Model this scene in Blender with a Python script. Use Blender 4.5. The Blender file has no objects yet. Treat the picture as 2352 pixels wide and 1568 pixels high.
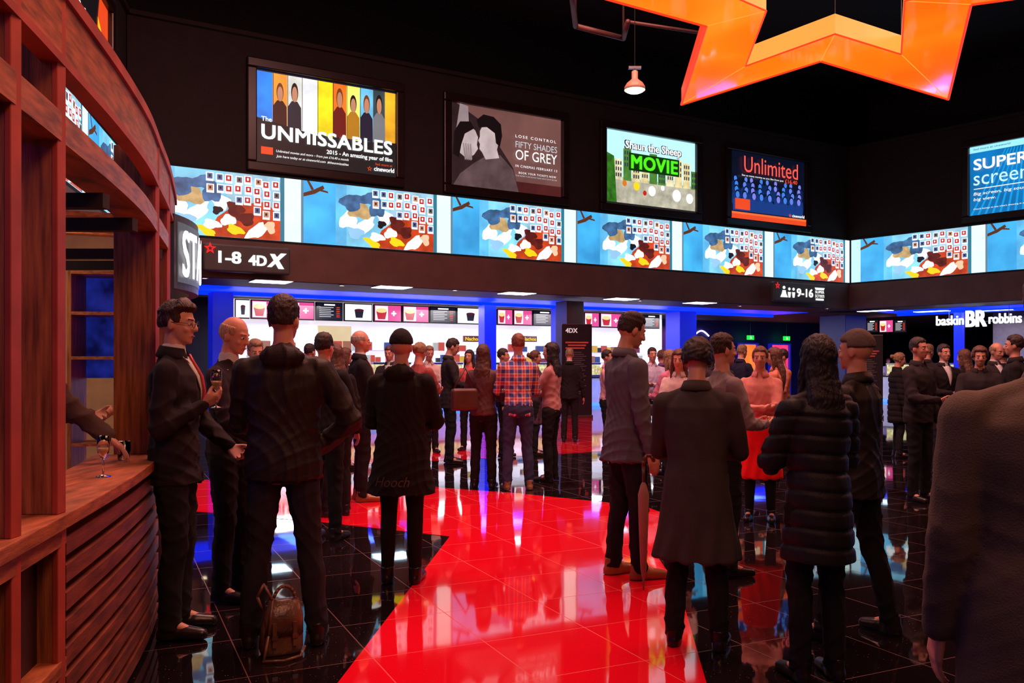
import bpy, math, random
import numpy as np
from mathutils import Vector, Matrix
random.seed(4)
sc=bpy.context.scene
try: sc.view_settings.view_transform='Standard'
except: pass
COL=sc.collection
F=2000.0; HC=1.45; HY=840.0
K=1.45   # size of the hall (building units -> metres)
def Z(z): return HC+(z-HC)*K
def link(o): COL.objects.link(o); return o
# ---------------- materials
MC={}
def lin(c): return tuple(((x/12.92) if x<=.04045 else ((x+.055)/1.055)**2.4) for x in c)
def mat(name,c,rough=.6,metal=0,emis=None,es=0,var=.15,scale=6,bump=0,coat=0,bscale=None,stretch=None,spec=.5):
    if name in MC: return MC[name]
    m=bpy.data.materials.new(name); m.use_nodes=True; nt=m.node_tree; N=nt.nodes; L=nt.links
    b=N['Principled BSDF']; b.inputs['Roughness'].default_value=rough; b.inputs['Metallic'].default_value=metal
    b.inputs['Specular IOR Level'].default_value=spec
    if coat: b.inputs['Coat Weight'].default_value=coat; b.inputs['Coat Roughness'].default_value=.04
    tc=N.new('ShaderNodeTexCoord'); mp=N.new('ShaderNodeMapping'); L.new(tc.outputs['Object'],mp.inputs[0])
    if stretch: mp.inputs['Scale'].default_value=stretch
    nz=N.new('ShaderNodeTexNoise'); nz.inputs['Scale'].default_value=scale; nz.inputs['Detail'].default_value=4
    L.new(mp.outputs[0],nz.inputs[0])
    cr=N.new('ShaderNodeValToRGB'); L.new(nz.outputs['Fac'],cr.inputs[0])
    cr.color_ramp.elements[0].position=.3; cr.color_ramp.elements[1].position=.7
    base=emis if emis else c
    cr.color_ramp.elements[0].color=tuple(x*(1-var) for x in base)+(1,)
    cr.color_ramp.elements[1].color=tuple(min(1,x*(1+var)) for x in base)+(1,)
    if emis:
        b.inputs['Base Color'].default_value=tuple(c)+(1,)
        L.new(cr.outputs[0],b.inputs['Emission Color']); b.inputs['Emission Strength'].default_value=es
    else: L.new(cr.outputs[0],b.inputs['Base Color'])
    if bump:
        bp=N.new('ShaderNodeBump'); bp.inputs['Strength'].default_value=bump; bp.inputs['Distance'].default_value=.01
        n2=N.new('ShaderNodeTexNoise'); n2.inputs['Scale'].default_value=bscale or scale*6; n2.inputs['Detail'].default_value=3
        L.new(mp.outputs[0],n2.inputs[0]); L.new(n2.outputs['Fac'],bp.inputs['Height']); L.new(bp.outputs[0],b.inputs['Normal'])
    MC[name]=m; return m
def em(name,c,s=1.0,var=.05,scale=3): return mat('glow_'+name,(0.01,.01,.01),.4,emis=c,es=s,var=var,scale=scale)
def fab(c,rough=.9,bump=.25):
    return mat('fabric_%d_%d_%d'%tuple(int(x*1000) for x in c),c,rough,var=.12,scale=9,bump=bump,bscale=220,spec=.22)
WOOD=mat('oak_wood',(.30,.105,.038),.42,var=.55,scale=5,bump=.2,stretch=(9,9,.7),spec=.35)
WOODH=mat('oak_wood_rail',(.33,.10,.038),.42,var=.5,scale=5,bump=.2,stretch=(5,1,10),spec=.35)
SLAT=mat('red_brown_slat',(.17,.038,.018),.5,var=.5,scale=4,bump=.15,stretch=(3,1,8))
EDGE=mat('red_timber_edge',(.36,.055,.03),.5,var=.3,scale=4)  # redder tone than the other timber
DARK=mat('dark_recess',(.012,.006,.006),.8)
BLACKP=mat('black_paint',(.004,.003,.003),.85)
WALLM=mat('charcoal_wall_paint',(.015,.010,.010),.85,bump=.1,scale=4)
UPW=mat('black_upper_wall',(.005,.004,.004),.9)
FASC=mat('brown_fascia',(.13,.068,.058),.6,scale=2)
CEILM=mat('black_ceiling',(.006,.005,.005),.9)
FRAME=mat('black_gloss_frame',(.018,.008,.007),.3)
WHITEW=mat('glowing_counter_wall',(.6,.58,.6),.5,emis=(.95,.88,.95),es=.85,var=.08,scale=1)  # emission put into the white wall so it looks brightly lit
BLUEGLOW=mat('blue_glow_finish',(.02,.04,.5),.4,emis=(.01,.02,.6),es=.4)  # blue light on the columns put into colour and emission
SKIN=mat('skin',(.62,.29,.20),.5,var=.1,scale=10)
METAL=mat('steel',(.4,.38,.38),.3,metal=1)
def floor_mat(name,c1,c2,mort,rough,fleck,bs=.03):
    m=bpy.data.materials.new(name); m.use_nodes=True; nt=m.node_tree; N=nt.nodes; L=nt.links; b=N['Principled BSDF']
    tc=N.new('ShaderNodeTexCoord'); mp=N.new('ShaderNodeMapping'); mp.inputs['Rotation'].default_value=(0,0,math.radians(-25))
    L.new(tc.outputs['Object'],mp.inputs[0])
    br=N.new('ShaderNodeTexBrick'); br.offset=0; br.inputs['Scale'].default_value=1
    br.inputs['Brick Width'].default_value=.6; br.inputs['Row Height'].default_value=.6; br.inputs['Mortar Size'].default_value=.003
    br.inputs['Mortar Smooth'].default_value=.1
    br.inputs['Color1'].default_value=c1+(1,); br.inputs['Color2'].default_value=c2+(1,); br.inputs['Mortar'].default_value=mort+(1,)
    L.new(mp.outputs[0],br.inputs[0])
    vo=N.new('ShaderNodeTexVoronoi'); vo.inputs['Scale'].default_value=38; L.new(mp.outputs[0],vo.inputs[0])
    lt=N.new('ShaderNodeMath'); lt.operation='LESS_THAN'; lt.inputs[1].default_value=.07; L.new(vo.outputs['Distance'],lt.inputs[0])
    mx=N.new('ShaderNodeMixRGB'); L.new(lt.outputs[0],mx.inputs[0]); L.new(br.outputs[0],mx.inputs[1]); mx.inputs[2].default_value=fleck+(1,)
    L.new(mx.outputs[0],b.inputs['Base Color'])
    mr=N.new('ShaderNodeMapRange'); L.new(br.outputs['Fac'],mr.inputs[0]); mr.inputs[3].default_value=rough; mr.inputs[4].default_value=.4; L.new(mr.outputs[0],b.inputs['Roughness'])
    b.inputs['Specular IOR Level'].default_value=.75
    nz=N.new('ShaderNodeTexNoise'); nz.inputs['Scale'].default_value=2.0; L.new(mp.outputs[0],nz.inputs[0])
    bp=N.new('ShaderNodeBump'); bp.inputs['Strength'].default_value=bs; bp.inputs['Distance'].default_value=.02
    L.new(nz.outputs['Fac'],bp.inputs['Height']); L.new(bp.outputs[0],b.inputs['Normal'])
    return m
FBLACK=floor_mat('black_sparkle_tiles',(.006,.004,.005),(.012,.007,.008),(.14,.055,.045),.03,(.5,.2,.2))
FRED=floor_mat('red_tiles',(.85,.006,.025),(.78,.005,.02),(.80,.10,.07),.045,(.95,.15,.13))
# ---------------- geometry helper
class G:
    def __init__(s): s.v=[]; s.f=[]; s.m=[]
    def add(s,vs,fs,mi=0):
        o=len(s.v); s.v+= [tuple(v) for v in vs]; s.f+=[tuple(i+o for i in f) for f in fs]; s.m+=[mi]*len(fs)
    def box(s,a,b,mi=0):
        x0,y0,z0=a;x1,y1,z1=b
        s.add([(x0,y0,z0),(x1,y0,z0),(x1,y1,z0),(x0,y1,z0),(x0,y0,z1),(x1,y0,z1),(x1,y1,z1),(x0,y1,z1)],
          [(3,2,1,0),(4,5,6,7),(0,1,5,4),(1,2,6,5),(2,3,7,6),(3,0,4,7)],mi)
    def ell(s,c,r,n=14,k=9,mi=0,R=None):
        vs=[];c=Vector(c)
        if not hasattr(r,'__len__'): r=(r,r,r)
        def P(x,y,z):
            q=Vector((x*r[0],y*r[1],z*r[2]))
            if R: q=R@q
            return c+q
        vs.append(P(0,0,-1))
        for i in range(1,k):
            ph=-math.pi/2+math.pi*i/k
            for j in range(n):
                t=2*math.pi*j/n; vs.append(P(math.cos(ph)*math.cos(t),math.cos(ph)*math.sin(t),math.sin(ph)))
        vs.append(P(0,0,1)); fs=[]
        for j in range(n): fs.append((0,1+(j+1)%n,1+j))
        for i in range(k-2):
            for j in range(n):
                a=1+i*n+j;b=1+i*n+(j+1)%n; fs.append((a,b,b+n,a+n))
        t=len(vs)-1;o=1+(k-2)*n
        for j in range(n): fs.append((o+j,o+(j+1)%n,t))
        s.add(vs,fs,mi)
    def cyl(s,p,q,r0,r1,n=12,mi=0):
        p=Vector(p);q=Vector(q);d=(q-p)
        if d.length<1e-6:return
        d.normalize(); a=d.orthogonal().normalized(); b=d.cross(a)
        vs=[p+(a*math.cos(2*math.pi*i/n)+b*math.sin(2*math.pi*i/n))*r0 for i in range(n)]+[q+(a*math.cos(2*math.pi*i/n)+b*math.sin(2*math.pi*i/n))*r1 for i in range(n)]
        fs=[(i,(i+1)%n,n+(i+1)%n,n+i) for i in range(n)]+[tuple(range(n-1,-1,-1)),tuple(range(n,2*n))]
        s.add(vs,fs,mi)
    def chain(s,pts,rs,n=12,mi=0):
        for i in range(len(pts)-1): s.cyl(pts[i],pts[i+1],rs[i],rs[i+1],n,mi)
        for p,r in zip(pts,rs): s.ell(p,r,n,8,mi)
    def rings(s,R,n=24,mi=0,pw=1.0):
        vs=[]
        for cx,cy,cz,rx,ry in R:
            for j in range(n):
                t=2*math.pi*j/n; c=math.cos(t); q=math.sin(t)
                c=math.copysign(abs(c)**pw,c); q=math.copysign(abs(q)**pw,q)
                vs.append((cx+rx*c,cy+ry*q,cz))
        fs=[]
        for i in range(len(R)-1):
            for j in range(n):
                a=i*n+j;b=i*n+(j+1)%n; fs.append((a,b,b+n,a+n))
        fs.append(tuple(range(n-1,-1,-1))); o=(len(R)-1)*n; fs.append(tuple(range(o,o+n)))
        s.add(vs,fs,mi)
    def lathe(s,prof,n=24,mi=0,c=(0,0,0)):
        vs=[];
        for r,z in prof:
            for j in range(n):
                t=2*math.pi*j/n; vs.append((c[0]+r*math.cos(t),c[1]+r*math.sin(t),c[2]+z))
        fs=[]
        for i in range(len(prof)-1):
            for j in range(n):
                a=i*n+j;b=i*n+(j+1)%n; fs.append((a,b,b+n,a+n))
        s.add(vs,fs,mi)
    def mesh(s,name,mats,smooth=False):
        me=bpy.data.meshes.new(name); me.from_pydata(s.v,[],s.f); 
        for m in mats: me.materials.append(m)
        for p,i in zip(me.polygons,s.m): p.material_index=i; p.use_smooth=smooth
        me.update(); return me
def obj(name,me,parent=None,loc=(0,0,0),rz=0,label=None,cat=None,group=None,kind=None):
    o=bpy.data.objects.new(name,me); link(o); o.location=loc; o.rotation_euler=(0,0,rz)
    if parent: o.parent=parent
    if label:o['label']=label
    if cat:o['category']=cat
    if group:o['group']=group
    if kind:o['kind']=kind
    return o
def thing(name,loc,rz,label,cat,group=None,scale=1): 
    o=obj(name,None,None,loc,rz,label,cat,group); o.empty_display_size=.1; o.scale=(scale,)*3; return o
def struct(name,g,mats,label=None): return obj(name,g.mesh(name,mats),kind='structure',label=label)
def bevel(o,w=.006,seg=2):
    m=o.modifiers.new('bevel','BEVEL'); m.width=w; m.segments=seg; m.limit_method='ANGLE'; return o
def floorp(px,py): 
    d=HC*F/(py-HY); return ((px-1176)/F*d,d)
# ---------------- wall frames (building units; P() gives metres)
C=Vector((8.51,22.0)); uA=Vector((.860,.510)); nA=Vector((.510,-.860))
uB=Vector((.631,-.776)); nB=Vector((-.776,-.631))
PL=Vector((-5.95,13.43)); uL=Vector((-.237,1)).normalized(); nL=Vector((uL.y,-uL.x))
class WF:
    def __init__(s,O,u,n): s.O=O;s.u=u;s.n=n;s.a=math.atan2(u.y,u.x)
    def hit(s,px,off=0):
        k=(px-1176)/F; D=Vector((k,1.0)); O=s.O+s.n*off
        d=(O.dot(s.n))/(D.dot(s.n)); P=D*d; return (P-O).dot(s.u),d
    def s_(s,px,off=0): return s.hit(px,off)[0]
    def z_(s,px,py,off=0): return HC+(HY-py)/F*s.hit(px,off)[1]
    def P(s,t,off=0,z=0): q=(s.O+s.u*t+s.n*off)*K; return (q.x,q.y,Z(z) if z>0 else 0)
A=WF(C,uA,nA); B=WF(C,uB,nB); Lw=WF(PL,uL,nL)
def quadbox(W,t0,t1,o0,o1,z0,z1,g,mi=0):
    pts=[W.P(t0,o0),W.P(t1,o0),W.P(t1,o1),W.P(t0,o1)]; z0=Z(z0) if z0>0 else 0; z1=Z(z1)
    vs=[(p[0],p[1],z0) for p in pts]+[(p[0],p[1],z1) for p in pts]
    g.add(vs,[(3,2,1,0),(4,5,6,7),(0,1,5,4),(1,2,6,5),(2,3,7,6),(3,0,4,7)],mi)
ZS=Z(2.9); ZT=Z(8.6)
# ---------------- shell
g=G(); g.box((-32,-6,-.1),(46,62,0)); struct('floor',g,[FBLACK],'glossy black sparkle floor tiles with pale grout')
def inlay(nm,pts,z=.003):
    g=G(); P=[floorp(*p) for p in pts]; n=len(P)
    g.add([(p[0],p[1],z) for p in P]+[(p[0],p[1],.0005) for p in P],[tuple(range(n))]+[(i,(i+1)%n,n+(i+1)%n,n+i) for i in range(n)])
    return struct(nm,g,[FRED],'glossy red floor tiles laid in a star pattern')
inlay('floor_red_star',[(700,1668),(1660,1700),(1560,1350),(1498,1262),(1700,1240),(1480,1163),(1190,1133),(1000,1119),(420,1100),(420,1172),(745,1200),(1033,1232)])
inlay('floor_red_point',[(560,1075),(1010,1058),(1388,1036),(1600,1030),(1500,975),(1400,945),(1100,960),(840,1000),(640,1000)])
g=G(); g.box((-32,-6,ZT),(46,62,ZT+.1)); struct('ceiling',g,[CEILM])
g=G(); a_=(PL*K); c_=(C*K); cl=[(a_.x,a_.y),(c_.x,c_.y),(25.16,16.1),(25.16,-6),(46,-6),(46,62),(-32,62),(-32,-6),(-4.0,-6)]
import mathutils.geometry as mg
tri=mg.tessellate_polygon([[Vector((x,y,0)) for x,y in cl]])
n=len(cl); g.add([(x,y,ZS) for x,y in cl]+[(x,y,ZS+.1) for x,y in cl],[tuple(t) for t in tri]+[tuple(i+n for i in t) for t in tri])
LOWC=mat('grey_lower_ceiling',(.10,.08,.09),.7); struct('ceiling_lower',g,[LOWC])
def upwall(nm,W,t0,t1):
    g=G(); quadbox(W,t0,t1,-.15,0,2.9,6.9,g); quadbox(W,t0,t1,-1.1,-.95,6.9,8.6,g,1); quadbox(W,t0,t1,-1.1,.06,6.88,6.95,g)
    return struct(nm,g,[WALLM,UPW])
upwall('wall_back',A,-16.8,0); upwall('wall_right',B,0,22); upwall('wall_left',Lw,-20,0)
for i,(W,t0,t1) in enumerate([(A,-16.8,.03),(B,-.03,22),(Lw,-20,0)]):
    g=G(); quadbox(W,t0,t1,0,.05,2.88,3.50,g); struct('trim_%d'%(i+1),g,[FASC],'brown fascia band under the display')
    g=G(); quadbox(W,t0,t1,-1.3,-.0,2.87,2.9,g); struct('ceiling_soffit_%d'%(i+1),g,[FASC])
    g=G(); quadbox(W,t0,t1,-2.6,-1.3,2.865,2.9,g); quadbox(W,t0,t1,-2.6,-2.5,2.80,2.9,g); struct('trim_%d'%(i+4),g,[em('blue_cove',(.0,.02,1),1.8)],'blue lit ceiling cove')
g=G(); g.box((-32,52,0),(46,52.2,ZS)); struct('wall_far',g,[mat('navy_wall',(.01,.012,.06),.6)])
g=G(); g.box((-16,-6,0),(-15.8,52,ZS)); struct('wall_outer_left',g,[WALLM])
g=G(); g.box((-32,-6.1,0),(46,-6,ZT)); struct('wall_behind',g,[mat('dark_red_wall',(.06,.012,.012),.8)])
tE=A.s_(1520,-4.6)
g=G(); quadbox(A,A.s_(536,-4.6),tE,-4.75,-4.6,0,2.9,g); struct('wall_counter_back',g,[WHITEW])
g=G(); quadbox(A,A.s_(300,-4.6),A.s_(536,-4.6),-4.75,-4.6,0,2.9,g); struct('wall_passage',g,[DARK])
g=G(); quadbox(A,A.s_(730,-4.55),A.s_(806,-4.55),-4.59,-4.53,1.2,A.z_(765,748,-4.55),g); struct('door_4',g,[em('cream_hatch',(1,.75,.42),.8)],'cream lit doorway in the white counter wall')
def column(px0,px1,off,m,lab,W=A):
    t0=W.s_(px0,off);t1=W.s_(px1,off); w=(t1-t0)
    e=thing('column',W.P((t0+t1)/2,off-w/2,0),W.a,lab,'column','foyer columns'); w*=K
    g=G(); g.box((-w/2,-w/2,.0),(w/2,w/2,Z(2.795))); bevel(obj('shaft',g.mesh('shaft',[m]),e),.015)
    g=G(); g.box((-w/2-.015,-w/2-.015,0),(w/2+.015,w/2+.015,.15)); obj('plinth',g.mesh('plinth',[METAL]),e)
column(487,536,-1.7,BLUEGLOW,'square column glowing blue beside the counter')
column(1113,1140,-2.2,BLUEGLOW,'slim blue lit column in front of the counter')
column(1279,1301,-2.2,BLUEGLOW,'slim blue lit column beside the menu screens')
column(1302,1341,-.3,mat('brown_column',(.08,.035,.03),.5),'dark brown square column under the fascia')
column(1562,1600,-1.7,BLUEGLOW,'square blue lit column near the doors')
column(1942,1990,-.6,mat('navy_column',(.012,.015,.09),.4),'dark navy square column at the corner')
column(2190,2208,-2,BLUEGLOW,'slim blue lit column by the dessert counter',B)
# ---------------- 2D art + text
class Art:
    def __init__(s): s.g=G(); s.mats=[]
    def mi(s,m):
        if m not in s.mats: s.mats.append(m)
        return s.mats.index(m)
    def poly(s,pts,m,y): s.g.add([(p[0],-y,p[1]) for p in pts],[tuple(range(len(pts)))],s.mi(m))
    def rect(s,x0,z0,x1,z1,m,y): s.poly([(x0,z0),(x1,z0),(x1,z1),(x0,z1)],m,y)
    def ell(s,cx,cz,rx,rz,m,y,n=20): s.poly([(cx+rx*math.cos(2*math.pi*i/n),cz+rz*math.sin(2*math.pi*i/n)) for i in range(n)],m,y)
    def star(s,cx,cz,r,m,y,hollow=None,hf=.55):
        p=[(cx+(r if i%2==0 else r*.42)*math.sin(math.pi*i/5),cz+(r if i%2==0 else r*.42)*math.cos(math.pi*i/5)) for i in range(10)]
        for i in range(10): s.poly([(cx,cz),p[(i+1)%10],p[i]],m,y)
        if hollow:
            p=[(cx+(q[0]-cx)*hf,cz+(q[1]-cz)*hf) for q in p]
            for i in range(10): s.poly([(cx,cz),p[(i+1)%10],p[i]],hollow,y+.004)
    def bust(s,cx,z0,h,w,m,hm,y,skinm=None):
        s.poly([(cx-w/2,z0),(cx+w/2,z0),(cx+w/2*.95,z0+h*.5),(cx+w*.2,z0+h*.62),(cx-w*.2,z0+h*.62),(cx-w/2*.95,z0+h*.5)],m,y)
        s.ell(cx,z0+h*.80,w*.26,h*.2,hm,y+.003); 
        if skinm: s.ell(cx,z0+h*.76,w*.2,h*.16,skinm,y+.006)
    def make(s,name,parent): return obj(name,s.g.mesh(name,s.mats),parent)
def txt(parent,body,x0,z0,x1,z1,m,y=.03,bold=0,shear=0,name='lettering',ext=0,space=1):
    cu=bpy.data.curves.new('t','FONT'); cu.body=body; cu.shear=shear; cu.resolution_u=3; cu.extrude=0; cu.space_character=space
    o=bpy.data.objects.new('t',cu); link(o); dg=bpy.context.evaluated_depsgraph_get(); 
    me=bpy.data.meshes.new_from_object(o.evaluated_get(dg)); bpy.data.objects.remove(o); 
    v=np.empty(len(me.vertices)*3); me.vertices.foreach_get('co',v); v=v.reshape(-1,3)
    mn=v.min(0);mx=v.max(0); w=np.zeros_like(v); bo=bold*(z1-z0)
    w[:,0]=x0+bo+(v[:,0]-mn[0])/(mx[0]-mn[0])*(x1-x0-2*bo); w[:,2]=z0+bo*.6+(v[:,1]-mn[1])/(mx[1]-mn[1])*(z1-z0-1.2*bo); w[:,1]=-y
    if bold:   # thicken strokes by overlaying shifted outlines
        fs=[tuple(p.vertices) for p in me.polygons]; g=G()
        for k,(dx,dz) in enumerate(((-1,-.6),(1,-.6),(-1,.6),(1,.6),(0,0))):
            q=w.copy(); q[:,0]+=dx*bo; q[:,2]+=dz*bo; q[:,1]-=k*.0004; g.add(q.tolist(),fs)
        me=g.mesh('lettering',[m])
    else:
        me.vertices.foreach_set('co',w.ravel()); me.materials.clear(); me.materials.append(m); me.update()
    o=obj(name,me,parent)
    if ext: s=o.modifiers.new('s','SOLIDIFY'); s.thickness=ext
    return o
W_=em('white',(1,1,1),1.3,0); WD=em('dim_white',(.8,.8,.85),.8); BK=em('black',(.004,.004,.006),1)
def E(nm,r,g_,b,s=1.0,var=.05,scale=3): return em(nm,lin((r,g_,b)),s,var,scale)
sky=E('sky',.25,.66,.94,1.2,.35,1.2); skyl=E('pale_sky',.75,.92,1,1.2); ora=E('terracotta',.78,.26,.11,1.1,.4,4); brn=E('brown',.42,.22,.12,.8)
yel=E('yellow',1,.82,.1,1.2); crd=E('card_red',.80,.13,.10,1); cardw=E('card_white',.95,.95,.98,1.3); navy=E('navy',.06,.1,.3,1); pale=E('pale_mint',.85,.97,.95,1.3)
redo=E('red_orange',.95,.3,.12,1); gry=E('grey',.45,.45,.47,.9); dgr=E('dark_grey',.14,.13,.14,.9); grn=E('green',.30,.88,.10,1.3)
skn=E('print_skin',.85,.58,.45,.9)
# ---------------- LED
def led(W,t0,t1,per,t00,nm,lab):
    w=t1-t0; e=thing(nm,W.P(t0,.05,3.54),W.a,lab,'screen','video display bands',K)
    g=G(); g.box((0,0,-.04),(w,.034,1.1)); obj('housing',g.mesh('housing',[BLACKP]),e)
    a=Art(); a.rect(0,0,w,1.06,skyl,.01)
    t=t00
    while t<t1:
        rnd=random.Random(11)
        def X(u): return min(max(t+u*per-t0,0),w)
        def R(u0,z0,u1,z1,m,y):
            if X(u1)-X(u0)>.01: a.rect(X(u0),z0*1.06,X(u1),z1*1.06,m,y)
        def Pq(pts,m,y):
            xs=[X(p[0]) for p in pts]
            if max(xs)-min(xs)>.02: a.poly([(X(p[0]),p[1]*1.06) for p in pts],m,y)
        def Bl(u,z,ru,rz,m,y,rot=0):
            pts=[]; k0=rnd.random()*6
            for i in range(18):
                q=2*math.pi*i/18; rr=1+.16*math.sin(3*q+k0)+.1*math.sin(5*q+2*k0); x_=ru*rr*math.cos(q); z_=rz*rr*math.sin(q)
                pts.append((u+x_*math.cos(rot)-z_*math.sin(rot)*.37,min(1,max(0,z+z_*math.cos(rot)+x_*math.sin(rot)*2.7))))
            Pq(pts,m,y)
        R(0,0,.27,1,sky,.014); R(.27,0,.55,1,E('soft_sky',.5,.80,.96,1.2,.3,2),.014); R(.20,0,.27,1,E('mid_sky',.38,.73,.95,1.2,.3,2),.015)
        R(.55,0,.87,1,E('collage_back',.62,.80,.90,1.1,.3,4),.014)
        R(.86,0,.885,1,E('teal_edge',.2,.5,.6,1),.016); R(.885,0,.985,1,pale,.016); R(.985,0,1,1,E('gap_grey',.45,.6,.7,.8),.016)
        Pq([(.44,0),(.86,0),(.86,.35),(.78,.60),(.6,.5),(.5,.3)],ora,.018)
        for q in [[(.0,.80),(.06,.86),(.12,.95),(.13,.9),(.07,.8),(.0,.74)],[(.05,.85),(.02,1),(.035,1),(.065,.87)],[(.08,.9),(.15,.86),(.155,.83),(.08,.86)]]: Pq(q,brn,.018)
        SW=E('soft_white',.98,.98,.95,1.3,.12,6); BG=E('blue_grey',.26,.42,.60,1,.5,6); MR=E('maroon',.40,.12,.10,.9,.5,6); TN=E('tan',.80,.66,.45,1,.3,6)
        for (u,z,ru,rz,m) in [(.30,.72,.07,.14,BG),(.42,.80,.07,.10,BG),(.36,.58,.08,.12,TN),(.47,.66,.05,.16,BG),(.28,.42,.06,.13,SW),(.38,.34,.09,.10,SW),(.33,.22,.05,.09,E('sky_haze',.6,.8,.95,1.1)),(.52,.52,.05,.12,SW),(.60,.44,.05,.11,MR),(.66,.30,.05,.10,MR),(.56,.26,.045,.08,SW),(.47,.18,.05,.07,SW),(.72,.12,.07,.09,SW),(.60,.12,.05,.07,yel),(.44,.07,.06,.06,yel),(.50,.40,.03,.06,E('dark_spot',.08,.08,.12)),(.80,.2,.03,.1,E('pale_peach',.95,.8,.65,1.1))]:
            Bl(u,z,ru,rz,m,.019+rnd.random()*.004,rnd.uniform(-.6,.6))
        for r in range(4):
            for c in range(8):
                u=.44+c*.053+rnd.uniform(-.006,.006); z=.82-r*.155+rnd.uniform(-.015,.015)-(.03 if c>5 else 0)
                m2=rnd.choice([crd,crd,gry,E('card_blue',.3,.4,.6),brn,skn,crd])
                if (r>1 and c<3) or (r>2 and c<5): continue
                R(u,z,u+.042,z+.135,cardw,.025); R(u+.006,z+.035,u+.036,z+.12,m2,.028); R(u+.015,z+.06,u+.026,z+.1,cardw if m2 is crd else dgr,.030)
        t+=per
    a.make('display_face',e); return e
pA=2.83
led(A,-16.6,-.06,pA,-14.05-pA,'led_display','long video display band with sky and photo collage images')
led(B,.1,20,3.0,.35,'led_display','video display band wrapping around the adjoining wall')
led(Lw,-14,-.1,pA,-14,'led_display','video display band high on the side wall')
# ---------------- posters
def poster(W,tc,lab,fill):
    e=thing('movie_poster_lightbox',W.P(tc,0.002,4.83),W.a,lab,'poster','lit movie posters on the upper wall',K)
    w,h=2.48,1.55; b=.16
    g=G()
    for (x0,z0,x1,z1) in [(-w/2-b,-b,w/2+b,0),(-w/2-b,h,w/2+b,h+b),(-w/2-b,0,-w/2,h),(w/2,0,w/2+b,h)]: g.box((x0,-.09,z0),(x1,0,z1))
    bevel(obj('frame',g.mesh('frame',[FRAME]),e),.02)
    a=Art(); 
    def fx(f): return -w/2+f*w
    def fz(f): return h*(1-f)
    fill(a,e,fx,fz); a.make('poster_print',e); return e
def T(e,fx,fz,s,a,b,c,d,m,**k): return txt(e,s,fx(a),fz(d),fx(c),fz(b),m,y=k.pop('y',.06),**k)
def f1(a,e,fx,fz):
    a.rect(fx(0),fz(1),fx(1),fz(0),E('p1_dark',.07,.09,.16,1),.01)
    st=[(0,.11,(.1,.5,.95)),(.11,.21,(.9,.55,.2)),(.21,.31,(.85,.85,.82)),(.31,.42,(.96,.97,1)),(.42,.53,(1,.85,.1)),(.53,.63,(.95,.42,.1)),(.63,.73,(.9,.9,.4)),(.73,.83,(.4,.7,.85)),(.83,.92,(.2,.26,.28)),(.92,1,(.95,.65,.15))]
    for i,(x0,x1,c) in enumerate(st):
        a.poly([(fx(x0),fz(.60)),(fx(x1),fz(.64)),(fx(x1),fz(.02)),(fx(x0),fz(.02))],E('strip%d'%i,*c,1.3,.35,2),.014)
        if i in(1,2,5,6,7,8): 
            kk=[1,2,5,6,7,8].index(i)
            cm=E('bust%d'%i,*[(.25,.12,.08),(.15,.16,.2),(.45,.1,.08),(.75,.5,.12),(.12,.12,.2),(.5,.5,.52)][kk])
            a.bust(fx((x0+x1)/2),fz(.62),.78+.04*(kk%3),.235,cm,[E('hair_a',.5,.25,.1),E('hair_b',.1,.07,.06)][kk%2],.018,skn)
    for x0 in (0,.11,.21,.31,.42,.53,.63,.73): a.rect(fx(x0),fz(.6),fx(x0+.004),fz(.02),E('p1_gap',.1,.1,.12),.03)
    a.poly([(fx(0),fz(1)),(fx(1),fz(1)),(fx(1),fz(.6)),(fx(.5),fz(.66)),(fx(0),fz(.52))],E('p1_dark2',.09,.10,.11,1,.4,1),.034)
    a.rect(fx(.03),fz(.91),fx(.11),fz(.83),redo,.04); a.star(fx(.80),fz(.93),.05,redo,.04,E('p1_dark2',0,0,0))
    T(e,fx,fz,'The',.03,.51,.10,.56,W_,bold=.02); T(e,fx,fz,'UNMISSABLES',.03,.59,.97,.75,W_,bold=.04,space=1.04)
    T(e,fx,fz,'2015 - An amazing year of film',.48,.78,.97,.84,W_,bold=.02)
    T(e,fx,fz,'Unlimited movies and more – from just £16.40 a month',.13,.85,.64,.885,W_,shear=.2); T(e,fx,fz,'Join here today or at cineworld.com  #theunmissables',.13,.905,.64,.94,W_,shear=.2)
    T(e,fx,fz,'feel more at',.84,.855,.97,.885,redo); T(e,fx,fz,'cineworld',.83,.90,.985,.95,W_,bold=.03)
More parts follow.
